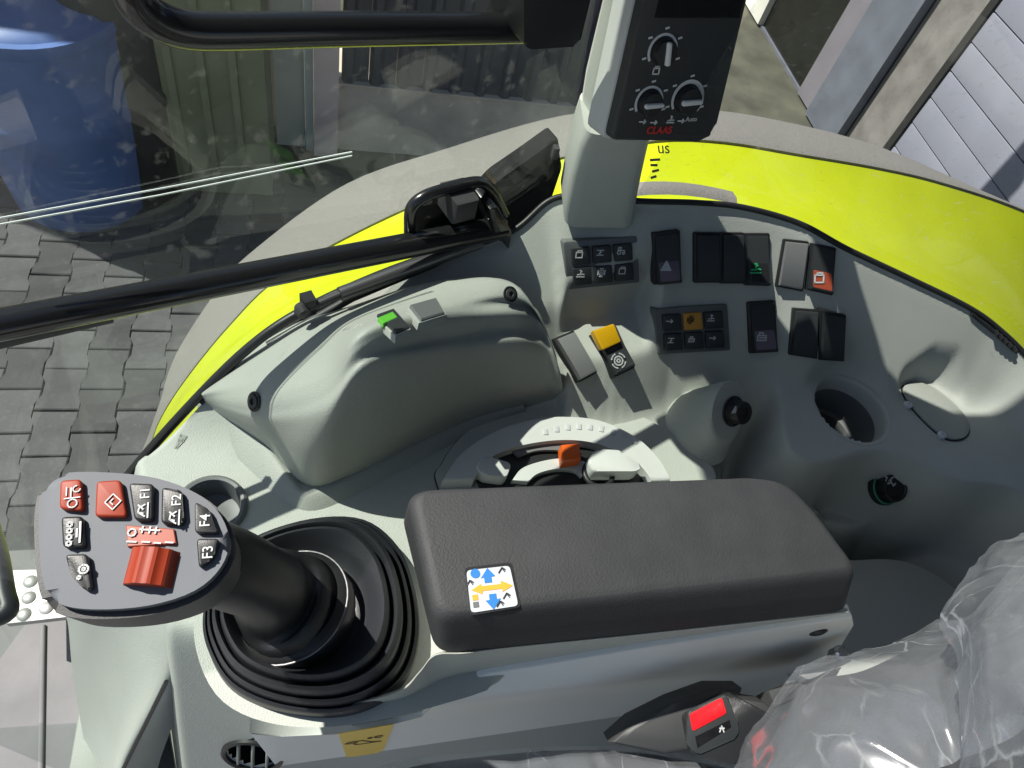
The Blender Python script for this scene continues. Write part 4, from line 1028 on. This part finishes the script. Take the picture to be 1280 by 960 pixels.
# small clip on the pillar edge
box('clip', PY(694, 190, .62), (.006, .008, .014), M['dark'], pil, bevel=.001)

# ------------------------------------------------------------------ front side window with grab bar
W0, W1 = PZ(250, 505, -.68)+np.array([0, .012, 0]), PZ(640, 290, -.545)+np.array([0, .02, 0])
wd_ = unit([W1[0]-W0[0], W1[1]-W0[1], 0]); wn = np.array([wd_[1], -wd_[0], 0])     # towards the driver
wpl = (W1, wn)
win = empty('side_window', (W1[0], W1[1], -.55), 'hinged side window with black grab bar, left of the pillar', 'window')
sill = [PP(*p, wpl) for p in ((-60, 905), (60, 742), (120, 662), (175, 592), (250, 507), (318, 441), (380, 396), (470, 350), (560, 318), (640, 296), (692, 250), (712, 180), (745, 0), (790, -200))]
far = [sill[-1]+np.array([-.05, 0, .25]), PP(-60, 905, wpl)+np.array([0, 0, 1.1])]
prism('pane', sill+far, wn*-.005, M['glass'], win, 0)
tube('seal', smooth_path([PP(*p, (wpl[0]+wn*.006, wn)) for p in ((60, 734), (114, 656), (168, 585), (244, 500), (312, 434), (376, 390), (470, 346), (560, 314), (640, 292))], 5), .005, M['black'], win, 8)
b0_, b1_ = PP(-40, 414, (wpl[0]+wn*.017, wn)), PP(628, 284, (wpl[0]+wn*.017, wn))
tube('grab_bar', [b0_*(1-t)+b1_*t for t in np.linspace(0, 1, 8)], .0125, M['paintblack'], win, 20)
prism('bar_flange', rpoly([PP(*p, (wpl[0]+wn*.028, wn)) for p in ((612, 262), (622, 258), (640, 290), (636, 312), (626, 300), (618, 300))], .003, 2), -wn*.03, M['paintblack'], win, .002)
box('bar_clamp', PP(573, 252, (wpl[0]+wn*.01, wn)), (.026, .026, .034), M['dark'], win, (wd_, np.cross(wn, wd_), wn), .004)
loop = [PP(*p, (wpl[0]+wn*.006, wn)) for p in ((512, 290), (514, 262), (530, 246), (560, 236), (598, 228), (616, 240), (630, 268))]
tube('bar_bracket', smooth_path(loop, 6), .006, M['paintblack'], win, 10)
prism('bar_reflection', [PP(*p, (wpl[0]+wn*.012, wn)) for p in ((-20, 432), (142, 396), (143, 404), (-20, 442))], -wn*.006, M['dark'], win, .001)  # dark strip modelled as the grab bar's reflection in the glass
tb = (wpl[0]+wn*.02, wn)
tp_ = smooth_path([PP(*p, tb) for p in ((160, -60), (162, -20), (172, 4), (195, 24), (232, 37), (290, 39), (400, 37), (520, 36), (664, 35))], 6)
tube('upper_tube', tp_, .0115, M['paintblack'], win, 18)
prism('hinge_cover', rpoly([PP(*p, (wpl[0]+wn*.05, wn)) for p in ((655, 56), (662, 62), (724, 58), (738, 0), (750, -60), (655, -60))], .006, 4), -wn*.05, M['black'], win, .004, 3)
for dy in (0, 8): tube('edge_strip', [PP(-30, 278+dy, (wpl[0]-wn*.012, wn)), PP(200, 236+dy, (wpl[0]-wn*.012, wn)), PP(440, 190+dy*.6, (wpl[0]-wn*.012, wn))], .0007, M['edge'], win, 6)
# black frame corner between window and pillar
fr = [(699, 172), (702, 210), (690, 246), (658, 305), (640, 335), (575, 340), (540, 318), (590, 262), (622, 226), (660, 200)]
prism('frame_corner', rpoly([PP(*p, (wpl[0]-wn*.012, wn)) for p in fr], .006, 3), -wn*.02, M['matte_black'], win, .003, 2)

prism('bracket_plate', rpoly([PP(*p, (wpl[0]-wn*.008, wn)) for p in ((514, 290), (522, 258), (556, 242), (606, 233), (630, 262), (640, 300), (560, 312), (518, 306))], .006, 3), -wn*.012, M['matte_black'], win, .002)
gs = empty('gas_strut', PP(480, 345, wpl), 'black gas spring strut lying along the window sill', 'gas strut')
g0, g1 = PP(378, 388, (wpl[0]+wn*.016, wn)), PP(600, 302, (wpl[0]+wn*.016, wn)); gm = PP(425, 368, (wpl[0]+wn*.016, wn))
tube('cylinder', [gm, g1], .0075, M['darksteel'], gs, 16)
tube('rod', [g0, gm], .004, M['dark'], gs, 12)
lathe('ball_joint', [(0, -.008), (.006, -.006), (.0085, 0), (.006, .006), (0, .008)], g0, wn, M['dark'], gs, 16)
box('clip', g0*.8+gm*.2-wn*.004, (.012, .022, .014), M['black'], gs, (wd_, np.cross(wn, wd_), wn), .002)
tube('lower_rail', [PP(*p, (wpl[0]+wn*.006, wn)) for p in ((335, 432), (440, 372), (560, 322), (625, 306))], .0045, M['dark'], gs, 10)

# rear quarter window
rw = empty('rear_side_window', (.6, .6, -.5), 'dusty rear quarter window above the yellow mudguard', 'window')
rp = [b+np.array([0, .014, -.006]) for b in BND[88::4]]
loft('pane', [[p+np.array([-.10*h, -.36*h, h]) for p in rp] for h in (0, .3, .75)], M['dustglass'], rw, closed=False, cap=(False, False), smooth=60)

# ------------------------------------------------------------------ roof, floor, step
roof = empty('cab_shell', (.3, .0, .3), 'dark inner roof and walls of the cab around the seat', 'cab')
bm = bmesh.new()
for x0, x1, y0, y1 in ((.06, 1.7, -.95, .735), (-.22, .057, .562, .765), (-.50, .057, .540, .559), (-.50, .057, -.95, -.603)):  # unseen roof, its rails and openings shaped to place the sun shadows
    bm_box(bm, ((x0+x1)/2, (y0+y1)/2, .33), (x1-x0, y1-y0, .06), None, .006)
link_bm('roof_liner', bm, M['roofliner'], roof)
box('rear_wall', (1.62, -.3, -.5), (.05, 1.3, 1.56), M['roofliner'], roof, bevel=.01)
box('door_panel', (.3, -.97, -1.02), (2.5, .05, .56), M['roofliner'], roof, bevel=.01)
box('door_post', (.75, -.97, -.06), (.14, .05, .72), M['roofliner'], roof, bevel=.01)
box('seat_pedestal', (.62, -.30, -1.03), (.55, .50, .52), M['roofliner'], roof, bevel=.03)
fl = box('cab_floor', (.2, -.1, -1.35), (2.2, 1.35, .08), M['mat']); tag(fl, kind='structure')
fm = empty('floor_mat', (-.4, .3, -1.3), 'grey ribbed rubber floor mat beside the console', 'floor mat')
mz = -1.28
bm = bmesh.new(); bm_prism(bm, [PZ(*p, mz) for p in ((-120, 780), (92, 770), (110, 860), (124, 1000), (-120, 1050))], (0, 0, -.03), .006, 2); link_bm('sheet', bm, M['mat'], fm)
for k in range(5):
    a, b = (8+k*-60+46, 782), (-2+k*-62+52, 1010)
    tube('rib', [PZ(*a, mz+.002), PZ(*b, mz+.002)], .004, M['mat'], fm, 8)
tr = empty('tread_plate', PZ(50, 745, -1.25), 'bright studded aluminium tread plate at the door sill', 'tread plate')
tz = -1.18
prism('plate', [PZ(*p, tz) for p in ((10, 712), (140, 708), (140, 765), (8, 780))], (0, 0, -.012), M['alu'], tr, .003)
for px, py in ((38, 727), (36, 747), (30, 768), (58, 760), (60, 735), (80, 748)): lathe('stud', [(.010, 0), (.0085, .002), (.004, .0035), (0, .0038)], PZ(px, py, tz), (0, 0, 1), M['alu'], tr, 14)
ds = empty('door_seal', PZ(5, 700, -.9), 'black rubber door seal with a lime edge at the far left', 'seal')
tube('rubber', smooth_path([PZ(*p, -.95) for p in ((-18, 646), (-4, 690), (5, 740), (8, 764), (-24, 776))], 6), .012, M['rubber'], ds, 12)
tube('lime_edge', smooth_path([PZ(*p, -.95) for p in ((-9, 654), (3, 690), (9, 722))], 6), .004, M['yellow'], ds, 8)
lw = con
def wallq(name, pts, m, th=.012): return prism(name, pts, np.array([.0, th, -.0]), M[m], lw, .003)
fprow = [ztr for ztr in ([(70, 752, -.84), (100, 752, -.81), (160, 758, -.77), (210, 768, -.73), (230, 770, -.76)], [(84, 775, -.88), (106, 775, -.84), (162, 785, -.80), (211, 800, -.75), (232, 802, -.79)],
    [(92, 850, -1.0), (118, 850, -.95), (165, 855, -.87), (209, 852, -.80), (236, 852, -.86)], [(112, 965, -1.2), (126, 965, -1.13), (140, 965, -1.05), (152, 965, -.98), (196, 965, -1.06)], [(130, 1060, -1.28), (136, 1060, -1.25), (142, 1060, -1.2), (146, 1060, -1.12), (190, 1060, -1.15)])]
grid_patch('front_panel', [[PZ(*p) for p in r] for r in fprow], M['grey'], lw, 6, 6)
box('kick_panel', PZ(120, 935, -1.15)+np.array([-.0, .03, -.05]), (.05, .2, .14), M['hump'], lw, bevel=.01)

# ------------------------------------------------------------------ seat, film, buckle, rear panel
rpz = -.80
rpp = [(1030, 712), (1080, 700), (1130, 702), (1175, 722), (1212, 755), (1235, 800), (1240, 900), (1020, 900), (1000, 800)]
prism('seat_side_panel', smooth_path([PZ(*p, rpz) for p in rpp], 5, True), (0, 0, -.12), M['grey'], con, .008, 4)
seat = empty('driver_seat', (.5, .0, -1.0), 'dark grey fabric driver seat under clear plastic film', 'seat')
def ztrace(l): return [PZ(*p) for p in l]
srows = [
    ztrace([(930, 985, -.64), (970, 915, -.62), (1010, 855, -.60), (1080, 838, -.585), (1160, 800, -.57), (1225, 775, -.54), (1300, 700, -.50), (1400, 640, -.47)]),
    ztrace([(935, 1000, -.60), (985, 930, -.57), (1035, 878, -.545), (1095, 858, -.53), (1165, 828, -.515), (1240, 800, -.48), (1310, 735, -.44), (1420, 690, -.42)]),
    ztrace([(950, 1050, -.57), (1000, 970, -.545), (1060, 920, -.52), (1110, 900, -.505), (1180, 870, -.49), (1250, 850, -.45), (1330, 800, -.41), (1450, 760, -.39)]),
    ztrace([(980, 1120, -.56), (1030, 1050, -.535), (1080, 1000, -.51), (1140, 980, -.495), (1210, 960, -.48), (1280, 940, -.44), (1360, 900, -.40), (1480, 880, -.38)]),
]
bm = bmesh.new(); bm_box(bm, (.66, -.14, -.77), (.30, .40, .52), None, .07)
link_bm('backrest_core', bm, M['fabric'], seat, 60)
sb = grid_patch('backrest', srows, M['fabric'], seat, 8, 10)
crow = [ztrace([(330, 1040, -.72), (480, 968, -.72), (620, 944, -.72), (760, 938, -.72), (900, 958, -.72), (1010, 990, -.72)]),
        ztrace([(340, 1080, -.70), (480, 1000, -.70), (620, 975, -.70), (760, 970, -.70), (900, 990, -.70), (1010, 1030, -.70)]),
        ztrace([(360, 1200, -.70), (480, 1150, -.70), (620, 1120, -.70), (760, 1120, -.70), (900, 1130, -.70), (1010, 1150, -.70)])]
grid_patch('cushion', crow, M['fabric'], seat, 8, 8)

def film_mat():
    m = bpy.data.materials.new('clear_plastic_film'); m.use_nodes = True; t = m.node_tree; t.nodes.clear()
    out = t.nodes.new('ShaderNodeOutputMaterial'); tr = t.nodes.new('ShaderNodeBsdfTransparent'); tr.inputs[0].default_value = (.90, .93, .96, 1)
    gl = t.nodes.new('ShaderNodeBsdfGlossy'); gl.inputs['Roughness'].default_value = .17; gl.inputs[0].default_value = (.95, .97, 1, 1)
    df = t.nodes.new('ShaderNodeBsdfTranslucent'); df.inputs[0].default_value = (.85, .89, .93, 1)
    d2 = t.nodes.new('ShaderNodeBsdfDiffuse'); d2.inputs[0].default_value = (.8, .85, .9, 1)
    dm = t.nodes.new('ShaderNodeMixShader'); t.links.new(df.outputs[0], dm.inputs[1]); t.links.new(d2.outputs[0], dm.inputs[2])
    lw_ = t.nodes.new('ShaderNodeLayerWeight'); lw_.inputs[0].default_value = .35
    mr = t.nodes.new('ShaderNodeMapRange'); mr.inputs[3].default_value = .05; mr.inputs[4].default_value = .45; t.links.new(lw_.outputs['Facing'], mr.inputs[0])
    a = t.nodes.new('ShaderNodeMixShader'); t.links.new(mr.outputs[0], a.inputs[0]); t.links.new(tr.outputs[0], a.inputs[1]); t.links.new(gl.outputs[0], a.inputs[2])
    tc = t.nodes.new('ShaderNodeTexCoord'); mp = t.nodes.new('ShaderNodeMapping'); mp.inputs['Rotation'].default_value = (0, 0, .6); mp.inputs['Scale'].default_value = (1, .38, .7); t.links.new(tc.outputs['Object'], mp.inputs[0])
    nz = t.nodes.new('ShaderNodeTexNoise'); nz.noise_type = 'RIDGED_MULTIFRACTAL'; nz.inputs['Scale'].default_value = 34; nz.inputs['Detail'].default_value = 6; t.links.new(mp.outputs[0], nz.inputs[0])
    bp = t.nodes.new('ShaderNodeBump'); bp.inputs['Strength'].default_value = .8; bp.inputs['Distance'].default_value = .012; t.links.new(nz.outputs['Fac'], bp.inputs['Height'])
    for q in (gl, df, d2): t.links.new(bp.outputs[0], q.inputs['Normal'])
    n3 = t.nodes.new('ShaderNodeTexNoise'); n3.inputs['Scale'].default_value = 14; n3.inputs['Detail'].default_value = 6; t.links.new(mp.outputs[0], n3.inputs[0])
    r3 = t.nodes.new('ShaderNodeMapRange'); r3.inputs[1].default_value = .4; r3.inputs[2].default_value = .68; r3.inputs[1].default_value = .62; r3.inputs[2].default_value = 1.15; r3.inputs[3].default_value = .07; r3.inputs[4].default_value = .55; vo_ = t.nodes.new('ShaderNodeTexVoronoi'); vo_.feature = 'DISTANCE_TO_EDGE'; vo_.inputs['Scale'].default_value = 30
    wv_ = t.nodes.new('ShaderNodeMixRGB'); wv_.blend_type = 'ADD'; wv_.inputs[0].default_value = .045; t.links.new(mp.outputs[0], wv_.inputs[1]); t.links.new(n3.outputs['Color'], wv_.inputs[2]); t.links.new(wv_.outputs[0], vo_.inputs['Vector'])
    ve_ = t.nodes.new('ShaderNodeMapRange'); ve_.inputs[1].default_value = .0; ve_.inputs[2].default_value = .028; ve_.inputs[3].default_value = 1; ve_.inputs[4].default_value = 0; t.links.new(vo_.outputs['Distance'], ve_.inputs[0])
    ng_ = t.nodes.new('ShaderNodeMapRange'); ng_.inputs[1].default_value = .45; ng_.inputs[2].default_value = .7; t.links.new(n3.outputs['Fac'], ng_.inputs[0])
    mu_ = t.nodes.new('ShaderNodeMath'); mu_.operation = 'MULTIPLY'; t.links.new(ve_.outputs[0], mu_.inputs[0]); t.links.new(ng_.outputs[0], mu_.inputs[1])
    r3.inputs[1].default_value = 0; r3.inputs[2].default_value = 1; r3.inputs[3].default_value = .15; r3.inputs[4].default_value = .7; t.links.new(mu_.outputs[0], r3.inputs[0])
    b = t.nodes.new('ShaderNodeMixShader'); t.links.new(r3.outputs[0], b.inputs[0]); t.links.new(a.outputs[0], b.inputs[1]); t.links.new(dm.outputs[0], b.inputs[2])
    t.links.new(b.outputs[0], out.inputs[0]); return m
M['film'] = film_mat()
def film(name, rows, amp, parent, sd, nu=14, nv=18, off=.008):
    R1 = [smooth_path(r, nu) for r in rows]; C = [smooth_path(list(c), nv) for c in zip(*R1)]
    A = np.array(C); du = np.gradient(A, axis=0); dv = np.gradient(A, axis=1); N = np.cross(du, dv); N /= np.linalg.norm(N, axis=2)[..., None]+1e-9
    if N[..., 2].mean() < 0: N = -N
    bm = bmesh.new(); V = []
    for i in range(A.shape[0]):
        r = []
        for j in range(A.shape[1]):
            p = A[i, j]; q = Vector((p[0]*11+p[1]*6+sd, p[1]*5-p[0]*2, p[2]*6))
            w1 = 1-abs(mnoise.noise(q)); w2 = 1-abs(mnoise.noise(q*2.3+Vector((5, 1, 2)))); w3 = mnoise.noise(q*.5)
            h = off+amp*(w1**6*.9+w2**7*.35+w3*.9)
            r.append(bm.verts.new(tuple(p+N[i, j]*h)))
        V.append(r)
    for a, b in zip(V, V[1:]):
        for j in range(len(a)-1): bm.faces.new([a[j], a[j+1], b[j+1], b[j]])
    return link_bm(name, bm, M['film'], parent, 50)
fo = empty('seat_cover', (.55, .05, -.5), 'clear crumpled plastic film wrapped over the driver seat', 'plastic cover')
film('film', srows, .007, fo, 0)
frows = [ztrace([(1215, 960, -.44), (1213, 900, -.44), (1212, 830, -.44), (1208, 760, -.45), (1250, 728, -.45), (1300, 690, -.44)]),
         ztrace([(1235, 985, -.40), (1240, 910, -.395), (1245, 840, -.39), (1250, 775, -.39), (1290, 745, -.39), (1340, 710, -.39)]),
         ztrace([(1300, 1000, -.37), (1300, 920, -.36), (1305, 850, -.36), (1310, 800, -.36), (1350, 770, -.36), (1400, 730, -.36)])]
film('film_fold', frows, .011, fo, 9)
film('film_sheet', crow, .004, fo, 21, off=.004)

bk_ = empty('seatbelt_buckle', PZ(920, 910, -.66), 'black seat belt buckle with red release button', 'seat belt buckle')
BN = unit((-.18, -.45, .87)); bo = PZ(915, 905, -.645); bpl_ = (bo, BN)
prism('housing', rpoly(pxpoly([(858, 900), (914, 868), (985, 905), (990, 915), (922, 958), (866, 945)], bpl_), .004, 3), -BN*.024, M['black'], bk_, .003, 3)
prism('front_face', rpoly(pxpoly([(860, 890), (908, 868), (924, 905), (922, 922), (872, 944), (858, 930)], (bo+BN*.002, BN)), .003, 3), -BN*.004, M['switch'], bk_, .001)
prism('release_button', rpoly(pxpoly([(862, 893), (903, 872), (909, 892), (866, 915)], (bo+BN*.003, BN)), .0025, 3), -BN*.003, M['buckle_red'], bk_, .001)
prism('slot', pxpoly([(869, 921), (912, 900), (914, 909), (872, 935)], (bo+BN*.0023, BN)), -BN*.001, M['screen'], bk_)
symbol('symbol', [[(-.3, -.4), (0, .4)], [(-.3, .1), (.35, .1)], [(0, .4), (.3, -.4)]], 902, 911, (bo+BN*.0026, BN), .006, M['white'], bk_, wd=.16)
prism('stalk', pxpoly([(914, 872), (955, 878), (985, 905), (985, 925), (922, 920)], (bo-BN*.006, BN)), -BN*.02, M['dark'], bk_, .003)
prism('shroud', pxpoly([(762, 930), (790, 905), (840, 880), (890, 862), (930, 862), (900, 935), (830, 945)], (bo-BN*.016, BN)), -BN*.03, M['dark'], bk_, .006, 3)
